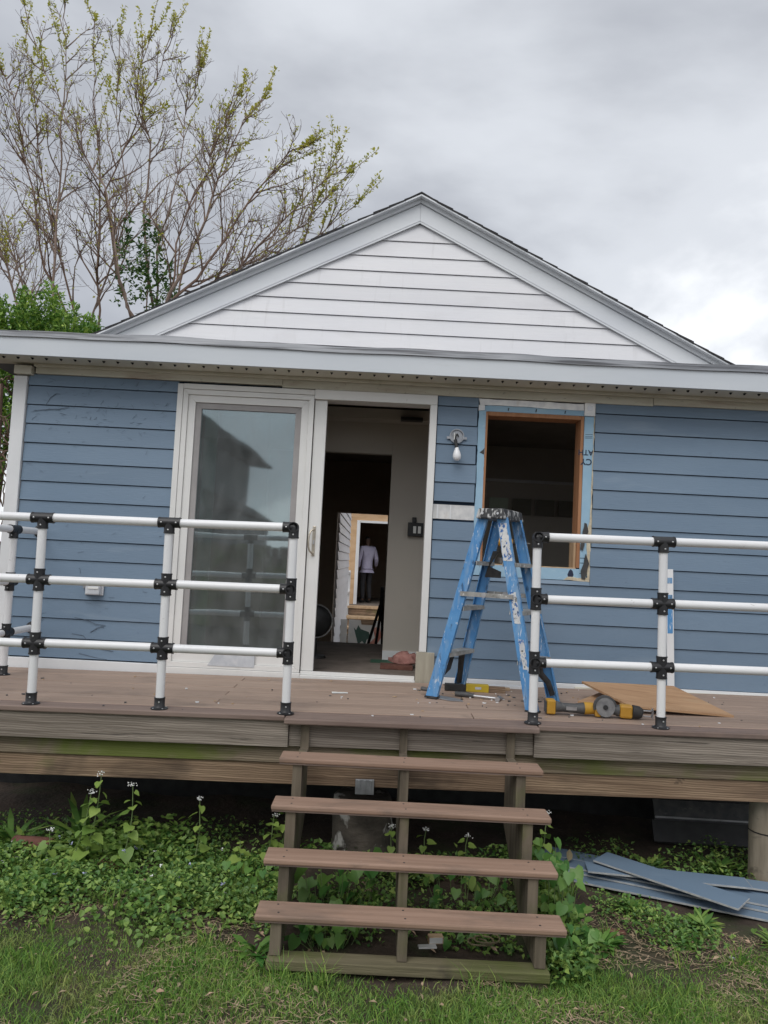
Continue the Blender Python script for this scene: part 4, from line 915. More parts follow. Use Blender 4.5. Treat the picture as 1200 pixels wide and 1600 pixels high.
for x0, x1, lab, art in ((-0.62, -0.485, 'narrow white board leaning in the back yard', None), (-0.46, 0.10, 'white painted board with dark green and red shapes in the back yard', 1)):
    o = thing('leaning_board', lab, 'board', (0, 6.5, gz(0, 6.5)), (R(-6), 0, 0))
    b = bx('board', 'poster_white', o, x0, x1, -0.02, 0.0, 0.0, 0.74, 0.003)
    if art:
        MB().prism([(-0.38, 0.62), (-0.34, 0.58), (-0.31, 0.66), (-0.27, 0.60), (-0.14, 0.56), (-0.12, 0.48), (-0.17, 0.44), (-0.19, 0.36), (-0.24, 0.42), (-0.30, 0.36), (-0.33, 0.46)], -0.023, -0.0205, 'y').build('painted_shape', 'poster_green', b)
        MB().prism([(-0.08, 0.62), (0.02, 0.66), (0.06, 0.5), (-0.02, 0.36), (-0.10, 0.32), (-0.12, 0.40), (-0.04, 0.48)], -0.023, -0.0205, 'y').build('painted_shape', 'poster_red', b)
        MB().prism([(-0.28, 0.74), (-0.06, 0.74), (-0.08, 0.67), (-0.26, 0.67)], -0.023, -0.0205, 'y').build('painted_shape', 'beam_brown', b)

# person standing in the far doorway, back turned, right arm hanging away from the body
def skin_mesh(name, m, parent, verts, edges, radii, root=0, sub=2):
    me = bpy.data.meshes.new(name); me.from_pydata(verts, edges, [])
    o = link(name, me, parent); me.materials.append(MATS[m])
    sk = o.modifiers.new('skin', 'SKIN'); sk.use_smooth_shade = True
    if not me.skin_vertices: bpy.context.view_layer.update()
    if me.skin_vertices:
        for i, r in enumerate(radii): me.skin_vertices[0].data[i].radius = (r, r) if not isinstance(r, tuple) else r
        me.skin_vertices[0].data[root].use_root = True
    ss = o.modifiers.new('sub', 'SUBSURF'); ss.levels = sub; ss.render_levels = sub
    return o
per = thing('person', 'person in pale lilac shirt and dark trousers standing in far doorway', 'person', (-0.36, 14.0, 0.66), (0, 0, R(35)))
J = dict(pel=(0, 0, 0.90), wai=(0, 0, 1.05), che=(0, 0.01, 1.28), nec=(0, 0.02, 1.44), chin=(0, 0.03, 1.49), head=(0, 0.035, 1.58), top=(0, 0.03, 1.68),
         sl=(-0.18, 0, 1.37), el=(-0.23, 0.02, 1.10), wl=(-0.20, 0.10, 0.88), hl=(-0.19, 0.12, 0.79), sr=(0.18, 0, 1.37), er=(0.26, -0.03, 1.10), wr=(0.33, 0.09, 0.93), hr=(0.34, 0.14, 0.87),
         pl=(-0.09, 0, 0.86), kl=(-0.10, 0.02, 0.47), al=(-0.10, -0.02, 0.09), fl=(-0.11, 0.12, 0.035), pr=(0.09, 0, 0.86), kr=(0.10, 0.03, 0.47), ar=(0.11, -0.02, 0.09), fr=(0.12, 0.12, 0.035))
RD = dict(pel=(0.14, 0.10), wai=(0.13, 0.095), che=(0.155, 0.105), nec=0.055, chin=0.06, head=(0.08, 0.095), top=0.05, sl=0.06, el=0.042, wl=0.03, hl=0.036, sr=0.06, er=0.042, wr=0.03, hr=0.036, pl=0.085, kl=0.058, al=0.042, fl=0.036, pr=0.085, kr=0.058, ar=0.042, fr=0.036)
E_ = [('pel', 'wai'), ('wai', 'che'), ('che', 'nec'), ('nec', 'chin'), ('chin', 'head'), ('head', 'top'), ('che', 'sl'), ('sl', 'el'), ('el', 'wl'), ('wl', 'hl'), ('che', 'sr'), ('sr', 'er'), ('er', 'wr'), ('wr', 'hr'), ('pel', 'pl'), ('pl', 'kl'), ('kl', 'al'), ('al', 'fl'), ('pel', 'pr'), ('pr', 'kr'), ('kr', 'ar'), ('ar', 'fr')]
def figure(name, m, keep, grow, edges=E_, extra=None):
    ks = [k for k in J if k in keep]; ix = {k: i for i, k in enumerate(ks)}
    vv = [J[k] for k in ks]
    rr_ = [tuple(c + grow for c in RD[k]) if isinstance(RD[k], tuple) else RD[k] + grow for k in ks]
    return skin_mesh(name, m, per, vv, [(ix[a], ix[b]) for a, b in edges if a in ix and b in ix], rr_)
RD0 = dict(RD); RD.update(che=(0.10, 0.07), wai=(0.10, 0.07), pel=(0.10, 0.07), sl=0.04, sr=0.04, pl=0.06, pr=0.06)
figure('body', 'skin_dark', set(J), -0.004); RD.update(RD0)
figure('hair', 'dark_thing', {'head', 'top'}, 0.012)
J['hem'] = (0, 0, 0.865); RD['hem'] = (0.13, 0.10); J['col'] = (0, 0.015, 1.41); RD['col'] = 0.07
figure('shirt', 'shirt', {'hem', 'pel', 'wai', 'che', 'col', 'sl', 'el', 'wl', 'sr', 'er', 'wr'}, 0.018, E_ + [('hem', 'pel'), ('che', 'col')])
figure('trousers', 'trousers', {'pl', 'kl', 'al', 'pr', 'kr', 'ar'}, 0.008, E_ + [('pl', 'pr')])
figure('shoe', 'dark_thing', {'al', 'fl'}, 0.012); figure('shoe', 'dark_thing', {'ar', 'fr'}, 0.012)

# neighbour's house behind the photographer, mirrored in the door glass
nb = thing('neighbour_house', 'grey gabled house mirrored in the patio door glass', 'house', (-1.0, -20, 0))
bx('wall', 'neighbour_wall', nb, -13.0, -5.05, -8, 0, 0.0, 5.6)
bx('lower_wing', 'neighbour_wall', nb, -5.049, -3.9, -7, -0.3, 0.0, 3.1)
MB().prism([(-13.9, 5.55), (-4.15, 5.55), (-4.15, 5.68), (-9.0, 8.5), (-13.9, 5.68)], -8.4, 0.4, 'y').build('roof', 'neighbour_roof', nb)
MB().prism([(-5.05, 3.1), (-3.7, 3.1), (-3.75, 3.2), (-5.05, 3.9)], -7.2, -0.1, 'y').build('wing_roof', 'neighbour_roof', nb)
for x in (-11.5, -9.0, -6.8):
    for z in (1.0, 3.4): f = bx('window', 'white_trim', nb, x, x + 0.9, 0.001, 0.05, z, z + 1.3); bx('pane', 'coated_glass', f, x + 0.07, x + 0.83, 0.051, 0.06, z + 0.07, z + 1.23)

fn = thing('added_fence', 'added dark fence behind the camera blocking low sky, low in the patio door reflection', 'fence', (0, -12.5, 0.05))  # added behind the camera to block low sky and darken the under-deck area
for i in range(90):
    x = -9.0 + i * 0.2
    bx('fence_board', 'joist_mossy', fn, x, x + 0.19, -0.012, 0.012, 0.0, 1.9 + 0.02 * math.sin(i * 2.3))
for z in (0.35, 1.5): bx('fence_rail', 'joist_mossy', fn, -9.0, 9.0, -0.06, -0.013, z, z + 0.09)
# ------------------------------------------------------------------ things on the ground
def ground_plank(label, x, y, z, l, wd, rz, m='siding_blue', tilt=0.0, roll=0.0):
    o = thing('siding_offcut', label, 'siding board', (x, y, z), (R(roll), R(tilt), R(rz)), 'siding boards piled by the deck')
    bx('board', m, o, -l / 2, l / 2, -wd / 2, wd / 2, 0.0, 0.010, 0.001)
    bx('cut_edge', 'siding_edge', o, l / 2 + 0.0005, l / 2 + 0.003, -wd / 2, wd / 2, 0.001, 0.0095)
    bx('cut_edge', 'siding_edge', o, -l / 2, l / 2, -wd / 2 - 0.0025, -wd / 2 - 0.0005, 0.001, 0.0095)
    return o
ground_plank('wide blue siding board crossing on top of the pile', 1.594, -1.325, 0.142, 0.76, 0.175, -41.5, tilt=1)
ground_plank('short blue siding board just under the crossing one', 1.62, -1.235, 0.127, 0.84, 0.135, -8)
ground_plank('lowest long siding board at the front of the pile', 1.80, -1.46, 0.072, 1.75, 0.12, -23)
ground_plank('long siding board second from the front of the pile', 1.85, -1.40, 0.084, 1.80, 0.11, -23.5)
ground_plank('long siding board with pale edge in the middle of the pile', 1.82, -1.335, 0.096, 1.72, 0.12, -22.5)
ground_plank('long siding board at the back of the pile', 1.78, -1.16, 0.085, 1.60, 0.13, -24)
ground_plank('narrow siding board poking out left behind the pile', 1.35, -1.00, 0.075, 0.70, 0.10, -20)
ground_plank('siding board end beside the round timber pile', 2.25, -1.30, 0.108, 0.45, 0.12, -14)
pn = thing('grey_panel', 'dark grey panel leaning in the shade under the deck', 'panel', (2.10, -0.62, 0.09), (R(-28), 0, R(-2)))
bx('sheet', 'tool_grey', pn, -0.30, 0.5, 0.0, 0.012, 0.0, 0.26, 0.002); bx('rim', 'steel', pn, -0.30, 0.5, -0.012, -0.0005, 0.145, 0.155)
bx('lower_sheet', 'dark_thing', pn, -0.33, 0.5, -0.03, -0.013, 0.0, 0.13, 0.002)
bk1 = thing('clay_pipe', 'broken red clay pipe among weeds under the deck', 'pipe', (-1.83, -1.17, 0.085), (0, 0, R(-4)))
MB().lathe([(0.055, -0.11), (0.058, -0.105), (0.058, 0.105), (0.055, 0.11), (0.044, 0.11), (0.044, -0.10), (0.0, -0.10)], 16, (0, 0, 0), (1, 0, 0)).build('tube', 'brick_red', bk1, smooth=True)
for x, y, rz, lab in ((-1.54, -1.335, -5, 'red brick half buried in weeds right of the clay pipe'), (-1.34, -1.36, 12, 'red brick farthest from the clay pipe, sunk in leaves')):
    o = thing('brick', lab, 'brick', (x, y, gz(x, y) - 0.012), (0, R(2), R(rz)), 'bricks in the weeds'); bx('block', 'brick_red', o, -0.10, 0.10, -0.05, 0.05, -0.02, 0.05, 0.005)
lt = thing('crumpled_wrapper', 'small white and yellow box dropped behind the bottom step', 'litter', (0.30, -2.03, 0.085), (0, 0, R(8)))
bx('carton', 'lumber_pale', lt, -0.01, 0.055, 0.0, 0.035, 0.003, 0.035, 0.003); bx('flap', 'poster_white', lt, -0.06, 0.02, -0.03, 0.0, 0.0, 0.006, 0.001); bx('face', 'poster_white', lt, -0.008, 0.05, -0.0015, -0.0005, 0.008, 0.032)
cdm = MB(); P = []
for i in range(26): a = i * 0.55; P.append((0.50 + 0.05 * math.cos(a) + 0.012 * i / 5, -2.0 + 0.04 * math.sin(a), 0.09 + 0.002 * math.sin(3 * a) + 0.001 * i))
o = cdm.tube(P, 0.004, 6).build('twine_tangle', 'straw'); tag(o, 'tangle of pale twine behind the bottom step', 'twine')
for x, y, s, m, lab in ((1.492, -1.702, 0.028, 'petal_white', 'white paper bit on bare soil before the siding pile'), (1.626, -2.015, 0.014, 'clear_plastic', 'silvery tube-shaped litter at the edge of the grass'), (1.18, -1.78, 0.05, 'brick_red', 'thin red stick lying on bare soil')):
    o = thing('litter', lab, 'litter', (x, y, gz(x, y) + 0.006), (0, 0, R(-15)))
    MB().prism(jag([(-s, -s * 0.35), (s, -s * 0.25), (s * 0.9, s * 0.35), (-s, s * 0.3)], 0.015, 0.003), 0.0, s * 0.5 if m == 'petal_white' else 0.008, 'z').build('piece', m, o)
o = thing('dead_leaf', 'curled brown leaf standing at the left end of the siding pile', 'leaf', (1.13, -1.08, 0.12), (R(60), R(20), R(10)))
MB().add([(0, 0, 0), (0.018, 0.02, 0.006), (0.02, 0.045, 0.004), (0, 0.07, 0), (-0.02, 0.045, 0.004), (-0.018, 0.02, 0.006), (0, 0.035, -0.004)], [(0, 1, 6), (1, 2, 6), (2, 3, 6), (3, 4, 6), (4, 5, 6), (5, 0, 6)]).build('blade', 'straw', o)

# ------------------------------------------------------------------ ground plants
def gzv(x, y): return np.vectorize(gz)(x, y)
def vnoise(x, y, s, ph=0.0): return 0.5 + 0.25 * (np.sin(x * s + ph + 1.3 * np.sin(y * s * 0.8 + ph)) + np.cos(y * s * 1.1 - ph + 1.1 * np.sin(x * s * 0.7)))
def blades(name, x, y, h, wd, lean, m, tint, label=None, cat=None):
    n = len(x); a = rng.uniform(0, 6.283, n); d = np.stack([np.cos(a), np.sin(a)], 1)
    t = rng.uniform(0, 6.283, n); ld = np.stack([np.cos(t), np.sin(t)], 1) * (lean * h)[:, None]
    z = gzv(x, y) - 0.004
    base = np.stack([x, y, z], 1)
    def pt(k, hw, f, g):
        p = base.copy(); p[:, :2] += d * (k * hw)[:, None] + ld * f; p[:, 2] += h * g; return p
    w2 = wd / 2
    b0, b1 = pt(-1, w2, 0, 0), pt(1, w2, 0, 0); m0, m1 = pt(-1, w2 * 0.85, 0.35, 0.55), pt(1, w2 * 0.85, 0.35, 0.55); t0, t1 = pt(-1, w2 * 0.12, 1, 1 - 0.25 * lean), pt(1, w2 * 0.12, 1, 1 - 0.25 * lean)
    v = np.concatenate([np.stack([b0, b1, m1, m0], 1), np.stack([m0, m1, t1, t0], 1)], 0)
    o = big_mesh(name, v, 4, m, None, np.concatenate([tint, tint]))
    return tag(o, label, cat, kind='stuff')
def scatter_leaves(name, pos, size, asp, tilt, m, tint, label=None, cat=None, parent=None, up=None):
    """rhombic leaves with a crease, random heading, tilt from horizontal (radians)"""
    n = len(pos); a = rng.uniform(0, 6.283, n)
    f = np.stack([np.cos(a) * np.cos(tilt), np.sin(a) * np.cos(tilt), np.sin(tilt)], 1)
    s = np.stack([-np.sin(a), np.cos(a), np.zeros(n)], 1)
    rl = rng.uniform(-0.7, 0.7, n); u = np.cross(f, s); s = s * np.cos(rl)[:, None] + u * np.sin(rl)[:, None]; u = np.cross(f, s)
    L = size[:, None]; Wd = (size * asp)[:, None]
    b = pos; tip = pos + f * L - u * L * 0.12
    l = pos + f * L * 0.42 + s * Wd * 0.5 + u * L * 0.10; r = pos + f * L * 0.42 - s * Wd * 0.5 + u * L * 0.10
    v = np.concatenate([np.stack([b, r, tip], 1), np.stack([b, tip, l], 1)], 0)
    o = big_mesh(name, v, 3, m, parent, np.concatenate([tint, tint]))
    return tag(o, label, cat, kind='stuff')
# lawn
def lawn_pts(n, x0, x1, y0, y1): return rng.uniform(x0, x1, n), rng.uniform(y0, y1, n)
def edge_y(x): return -2.02 - 0.10 * np.sin(x * 2.3 + 1) - 0.07 * np.sin(x * 6.1) - np.where((x > -0.5) & (x < 0.9), 0.18, 0) + np.where(x > 1.15, -0.10, 0) - np.where((x < -0.6) & (x > -1.8), 0.06, 0)
x1_, y1_ = lawn_pts(175000, -2.6, 2.6, -3.2, -1.85)
k = (y1_ < edge_y(x1_) + rng.normal(0, 0.05, len(x1_))) & (vnoise(x1_, y1_, 9.0, 2.0) + rng.normal(0, .15, len(x1_)) > 0.10)
x2_, y2_ = lawn_pts(60000, -5, 5, -7.5, -2.3)
k2 = ~((np.abs(x2_) < 2.6) & (y2_ > -3.2))
gx, gy = np.concatenate([x1_[k], x2_[k2]]), np.concatenate([y1_[k], y2_[k2]])
tuft = vnoise(gx, gy, 7.0)
h = (0.016 + 0.042 * rng.random(len(gx)) ** 1.8) * (0.35 + 0.9 * tuft)
blades('lawn_grass', gx, gy, h, rng.uniform(0.0022, 0.0045, len(gx)), rng.uniform(0.2, 1.1, len(gx)), 'grass', np.clip(rng.normal(0.5, 0.25, len(gx)), 0, 1), 'short lawn grass in front of the steps and weeds', 'grass')
# dead straw among grass and on the bare soil
sx, sy = lawn_pts(20000, -2.7, 2.7, -3.0, -1.5)
k = (vnoise(sx, sy, 5.0, 4.0) > 0.45) | ((sx > 1.0) & (sy > -2.1))
k &= ~((sx > -0.42) & (sx < 0.8) & (sy > -2.26)); k &= ~((sx < -0.45) & (sy > -1.62)); k &= ~((sx > 1) & (sy > -1.5 - 0.43 * (sx - 1.2)))
sx, sy = sx[k], sy[k]
n = len(sx); a = rng.uniform(0, 6.283, n); l = rng.uniform(0.015, 0.06, n); zz_ = gzv(sx, sy) + rng.uniform(0.002, 0.02, n)
p0 = np.stack([sx, sy, zz_], 1); dv = np.stack([np.cos(a) * l, np.sin(a) * l, rng.uniform(-0.15, 0.15, n) * l], 1); sv = np.stack([-np.sin(a), np.cos(a), np.zeros(n)], 1) * 0.0016; mid = p0 + dv * 0.5 + np.stack([-np.sin(a), np.cos(a), np.full(n, 0.4)], 1) * (l * rng.uniform(-.15, .15, n))[:, None]
o = big_mesh('dead_straw', np.concatenate([np.stack([p0 - sv, p0 + sv, mid + sv, mid - sv], 1), np.stack([mid - sv, mid + sv, p0 + dv + sv * .4, p0 + dv - sv * .4], 1)]), 4, 'straw', None, np.tile(rng.random(n), 2))
tag(o, 'dead brown straw lying on bare soil and in the grass', 'straw', kind='stuff')
# creeping ground cover, dense on the left
def cover(n, x0, x1, y0, y1, f, hmax, smin, smax):
    x, y = lawn_pts(n, x0, x1, y0, y1); k = f(x, y); x, y = x[k], y[k]
    hh = hmax * rng.random(len(x)) * (0.4 + 1.1 * vnoise(x, y, 6.5, 1.0))
    return np.stack([x, y, gzv(x, y) + 0.004 + hh], 1), rng.uniform(smin, smax, len(x)) * (0.7 + 0.6 * vnoise(x, y, 8.0, 3.0))
A, sA = cover(52000, -3.6, -0.40, -2.2, -0.75, lambda x, y: (y > edge_y(x) + 0.02 + rng.normal(0, 0.06, len(x))) & (vnoise(x, y, 11, 5) + rng.normal(0, .2, len(x)) > 0.12 + 0.45 * np.clip((-1.5 - y) / 0.5, 0, 1)) & ((y < -1.05) | (rng.random(len(x)) < 0.35)), 0.085, 0.013, 0.034)
B, sB = cover(6500, 0.78, 1.22, -2.25, -0.95, lambda x, y: (x < 1.0 + 0.06 * np.sin(y * 9)), 0.11, 0.016, 0.04)
Bz, sBz = cover(4500, -0.38, 0.75, -2.0, -1.0, lambda x, y: vnoise(x, y, 9, 2) > 0.35, 0.10, 0.015, 0.035)
D, sD = cover(12000, 1.15, 2.9, -2.1, -1.3, lambda x, y: (y < -1.42 - 0.43 * (x - 1.2)) & (vnoise(x, y, 6.0, 7.0) + rng.normal(0, .1, len(x)) > 0.80), 0.05, 0.012, 0.03)
Ez, sE = cover(2600, 1.2, 3.0, -1.2, -0.7, lambda x, y: vnoise(x, y, 6.0, 7.0) > 0.5, 0.08, 0.014, 0.034)
pos = np.concatenate([A, B, Bz, D, Ez]); sz = np.concatenate([sA, sB, sBz, sD, sE]); nn = len(pos)
scatter_leaves('ground_cover', pos, sz, rng.uniform(0.5, 0.85, nn), rng.normal(0.15, 0.5, nn), 'cover_leaf', np.clip(rng.normal(0.45, 0.36, nn), 0, 1), 'low leafy weeds covering the ground before and under the deck', 'ground cover')
# taller broad-leaved weeds with rounded leaves on stalks
def broad(n, x0, x1, y0, y1, f, hfun, smin, smax):
    x, y = lawn_pts(n, x0, x1, y0, y1); k = f(x, y); x, y = x[k], y[k]
    return np.stack([x, y, gzv(x, y) + hfun(x, y) * rng.uniform(0.3, 1.0, len(x))], 1), rng.uniform(smin, smax, len(x))
q1, s1 = broad(5200, -3.2, -0.42, -1.75, -1.0, lambda x, y: vnoise(x, y, 4.5, 9) + rng.normal(0, .12, len(x)) > 0.46, lambda x, y: 0.05 + 0.15 * np.clip((y + 1.75) / 0.5, 0, 1) * vnoise(x, y, 5.5, 2), 0.02, 0.05)
q2, s2 = broad(900, 0.80, 1.15, -2.15, -1.2, lambda x, y: (vnoise(x, y, 6, 9) > 0.4) & (x < 1.02), lambda x, y: 0.08 + 0.12 * vnoise(x, y, 5.5, 2), 0.02, 0.05)
q3, s3 = broad(1300, 1.2, 2.6, -2.0, -0.75, lambda x, y: (vnoise(x, y, 5, 4) > 0.78) & ((y < -1.45 - 0.43 * (x - 1.2)) | (y > -1.0)), lambda x, y: 0.04 + 0.06 * vnoise(x, y, 5.5, 2), 0.015, 0.035)
q4, s4 = broad(1600, -3.0, -0.45, -2.15, -1.6, lambda x, y: vnoise(x, y, 6, 1) + rng.normal(0, .12, len(x)) > 0.52, lambda x, y: 0.03 + 0.03 * vnoise(x, y, 5.5, 2), 0.015, 0.035)
qs = np.concatenate([q1, q2, q3, q4]); ss_ = np.concatenate([s1, s2, s3, s4]); n = len(qs)
a = rng.uniform(0, 6.283, n); tl = rng.normal(-0.15, 0.45, n)
f_ = np.stack([np.cos(a) * np.cos(tl), np.sin(a) * np.cos(tl), np.sin(tl)], 1); s_ = np.stack([-np.sin(a), np.cos(a), np.zeros(n)], 1)
rl = rng.uniform(-0.6, 0.6, n); u_ = np.cross(f_, s_); s_ = s_ * np.cos(rl)[:, None] + u_ * np.sin(rl)[:, None]; u_ = np.cross(f_, s_)
S = ss_[:, None]
def lv_(fw, sd, up): return qs + f_ * S * fw + s_ * S * sd + u_ * S * up
V = np.concatenate([np.stack([lv_(0, 0, 0), lv_(-0.06, -0.30, .06), lv_(0.35, -0.46, .09), lv_(0.72, -0.30, .05), lv_(1.0, 0, -.08), lv_(0.4, 0, -.02)], 1), np.stack([lv_(0, 0, 0), lv_(0.4, 0, -.02), lv_(1.0, 0, -.08), lv_(0.72, 0.30, .05), lv_(0.35, 0.46, .09), lv_(-0.06, 0.30, .06)], 1)])
o = big_mesh('broad_weeds', V, 6, 'herb_leaf', None, np.tile(np.clip(rng.normal(0.35, 0.35, n), 0, 1), 2)); tag(o, 'round-leaved weeds standing above the ground cover by the deck', 'weeds', kind='stuff')
# tall grass tufts among the weeds and brown dead leaves
tx, ty = [], []
for i in range(70):
    cx, cy = random.uniform(-2.6, 2.4), random.uniform(-2.35, -1.25)
    if -0.44 < cx < 0.8 and cy > -2.27: continue
    if cx > 1.1 and cy > -1.5 - 0.43 * (cx - 1.2): continue
    for k in range(random.randint(14, 40)): tx.append(cx + random.gauss(0, .02)); ty.append(cy + random.gauss(0, .02))
tx, ty = np.array(tx), np.array(ty)
blades('grass_tufts', tx, ty, rng.uniform(0.05, 0.14, len(tx)), rng.uniform(0.003, 0.006, len(tx)), rng.uniform(0.2, 0.9, len(tx)), 'grass', rng.random(len(tx)), 'longer grass tufts poking out of the weeds', 'grass')
dx_, dy_ = lawn_pts(420, -2.6, 2.6, -2.6, -1.2)
k = ~((dx_ > -0.44) & (dx_ < 0.8) & (dy_ > -2.27) & (rng.random(420) < 0.5)); k &= ~((dx_ > 1.1) & (dy_ > -1.5 - 0.43 * (dx_ - 1.2))); dx_, dy_ = dx_[k], dy_[k]; n = len(dx_)
scatter_leaves('dead_leaves', np.stack([dx_, dy_, gzv(dx_, dy_) + rng.uniform(0.004, 0.045, n)], 1), rng.uniform(0.015, 0.045, n), rng.uniform(0.35, 0.6, n), rng.normal(0, 0.3, n), 'straw', rng.random(n), 'curled brown dead leaves lying in the weeds and grass', 'dead leaves')
# small flowers in the cover
fx, fy = lawn_pts(46, -2.5, -0.5, -1.75, -1.15)
n = len(fx); fp = np.stack([fx, fy, gzv(fx, fy) + rng.uniform(0.05, 0.12, n)], 1)
fp5 = np.repeat(fp, 5, 0) + rng.normal(0, 0.003, (n * 5, 3))
half = len(fp5) // 2
scatter_leaves('white_flowers', fp5[:half], np.full(half, 0.011), np.full(half, 0.8), rng.uniform(0, 1.2, half), 'petal_white', np.full(half, 0.5), 'tiny white flowers dotted in the weeds', 'flowers')
scatter_leaves('violet_flowers', fp5[half:], np.full(len(fp5) - half, 0.013), np.full(len(fp5) - half, 0.8), rng.uniform(0, 1.2, len(fp5) - half), 'petal_violet', np.full(len(fp5) - half, 0.5), 'tiny violet flowers dotted in the weeds', 'flowers')

def heart_mesh(name, m, L=1.0):
    v = [(0, 0, 0), (0.32, -0.12, 0.06), (0.50, 0.14, 0.08), (0.38, 0.52, 0.05), (0.0, 1.0, -0.14), (-0.38, 0.52, 0.05), (-0.50, 0.14, 0.08), (-0.32, -0.12, 0.06), (0, 0.35, -0.02)]
    f = [(0, 1, 8), (1, 2, 8), (2, 3, 8), (3, 4, 8), (4, 5, 8), (5, 6, 8), (6, 7, 8), (7, 0, 8)]
    me = bpy.data.meshes.new(name); me.from_pydata(v, [], f); me.materials.append(MATS[m])
    at = me.attributes.new('tint', 'FLOAT', 'FACE'); at.data.foreach_set('value', [random.random()] * len(f)); me.polygons.foreach_set('use_smooth', [True] * len(f)); me.update()
    return me
HERB = [heart_mesh('leaf', 'herb_leaf') for _ in range(4)]; VINE = [heart_mesh('leaf', 'vine_leaf') for _ in range(5)]
def leaf_obj(me, parent, p, az_, tilt, size, rollv=0.0):
    o = link('leaf', me, parent)
    o.matrix_local = Matrix.Translation(p) @ Euler((0, 0, az_ - math.pi / 2)).to_matrix().to_4x4() @ Euler((tilt, rollv, 0)).to_matrix().to_4x4() @ Matrix.Scale(size, 4)
    return o
def mustard(x, y, h, label, lean=0.1, side=None, nleaf=10, flower=True):
    nleaf += 4
    if x < -0.6: y -= 0.11; x *= 0.985; h *= 1.08
    o = thing('flowering_weed', label, 'weed', (x, y, gz(x, y)), (0, 0, 0), 'tall flowering weeds by the deck')
    la = random.uniform(-0.5, 0.8)
    P = [Vector((lean * h * (t ** 1.4) * math.cos(la) + 0.012 * math.sin(5 * t + x), lean * h * (t ** 1.4) * math.sin(la) * 0.5, h * t)) for t in np.linspace(0, 1, 7)]
    MB().tube(P, [0.0045, 0.004, 0.0038, 0.0034, 0.003, 0.0026, 0.002], 6).build('stem', 'stem_green', o, smooth=True)
    for i in range(nleaf):
        t = 0.06 + 0.90 * i / nleaf + random.uniform(-0.03, 0.03); q = t * 6; a = min(int(q), 5); p = P[a].lerp(P[a + 1], q - a)
        s = (0.078 - 0.044 * t) * random.uniform(0.85, 1.25); az_ = i * 2.4 + random.uniform(-0.5, 0.5)
        st_ = Vector((math.cos(az_), math.sin(az_), 0.5)) * s * 0.35
        leaf_obj(random.choice(HERB), o, p + st_, az_, random.uniform(-0.7, 0.15), s, random.uniform(-0.5, 0.5))
    if flower:
        mb = MB(); top = P[-1]
        for i in range(14):
            c = top + Vector((random.gauss(0, 0.010), random.gauss(0, 0.010), random.uniform(-0.006, 0.012))); r = 0.0055; a0 = random.uniform(0, 3)
            mb.add([c, c + Vector((r * math.cos(a0), r * math.sin(a0), 0.003)), c + Vector((r * math.cos(a0 + 1.2), r * math.sin(a0 + 1.2), -0.001)), c + Vector((r * math.cos(a0 + 2.9), r * math.sin(a0 + 2.9), 0.004)), c + Vector((r * math.cos(a0 + 4.2), r * math.sin(a0 + 4.2), -0.003))], [(0, 1, 2), (0, 2, 3), (0, 3, 4), (0, 4, 1)])
        mb.build('flower_head', 'petal_white', o)
    return o
mustard(-1.475, -1.30, 0.46, 'tallest white-flowered weed, left of the steps beneath the deck edge', 0.12, nleaf=12)
mustard(-1.535, -1.32, 0.39, 'slightly shorter white-flowered weed leaning on the tallest one', 0.18)
mustard(-1.285, -1.25, 0.39, 'white-flowered weed standing midway between deck corner and steps', 0.06)
mustard(-0.925, -1.22, 0.36, 'white-flowered weed nearest left of the wooden steps', 0.06, nleaf=7)
mustard(-1.70, -1.28, 0.20, 'short white-flowered weed beside the clay pipe', 0.1, nleaf=6)
mustard(-0.56, -1.16, 0.26, 'small white-flowered weed touching the left stringer', 0.2, nleaf=8)
mustard(-0.49, -1.10, 0.30, 'small white-flowered weed half behind the left stringer', 0.15, nleaf=7)
mustard(-0.68, -1.30, 0.20, 'low leafy weed left of the steps', 0.1, nleaf=8, flower=False)
mustard(0.905, -1.45, 0.44, 'white-flowered weed rising just right of the steps', 0.05, nleaf=11)
mustard(0.30, -1.25, 0.28, 'white-flowered weed behind the second tread', 0.08, nleaf=6)
mustard(0.52, -1.30, 0.27, 'white-flowered weed behind the right half of the treads', 0.08, nleaf=6)
mustard(0.12, -1.30, 0.30, 'white-flowered weed behind the middle stringer', 0.06, nleaf=7)
def vine_clump(label, cx, cy, rx, ry, n, hmax, smin, smax):
    o = thing('heart_leaved_plant', label, 'plant', (cx, cy, gz(cx, cy)), (0, 0, 0), 'heart-leaved plants round the steps')
    mb = MB()
    for i in range(n):
        x, y = random.uniform(-rx, rx), random.uniform(-ry, ry); hh = hmax * random.uniform(0.25, 1.0)
        s = random.uniform(smin, smax); az_ = random.uniform(-2.6, -0.5)
        p = Vector((x, y, hh)); leaf_obj(random.choice(VINE), o, p, az_, random.uniform(-1.1, -0.25), s, random.uniform(-0.5, 0.5))
        mb.tube([(x * 0.6, y * 0.6, 0), (x * 0.9, y * 0.9, hh * 0.6), p], 0.002, 4)
    mb.build('stalks', 'stem_green', o)
vine_clump('heart-leaved plant behind the bottom tread, left half', -0.14, -2.0, 0.15, 0.07, 26, 0.14, 0.045, 0.068)
vine_clump('heart-leaved plant behind the third tread, left half', -0.13, -1.72, 0.18, 0.1, 26, 0.30, 0.05, 0.09)
vine_clump('heart-leaved plant behind the third tread, right half', 0.48, -1.62, 0.22, 0.12, 26, 0.27, 0.035, 0.06)
vine_clump('few small heart leaves behind the bottom tread, right half', 0.44, -1.93, 0.10, 0.05, 6, 0.10, 0.035, 0.05)
vine_clump('heart-leaved plant climbing along the right of the steps', 0.925, -1.68, 0.09, 0.22, 50, 0.36, 0.045, 0.08)
vine_clump('low heart-leaved plant at the foot of the right stringer', 0.93, -2.03, 0.08, 0.10, 16, 0.17, 0.04, 0.075)
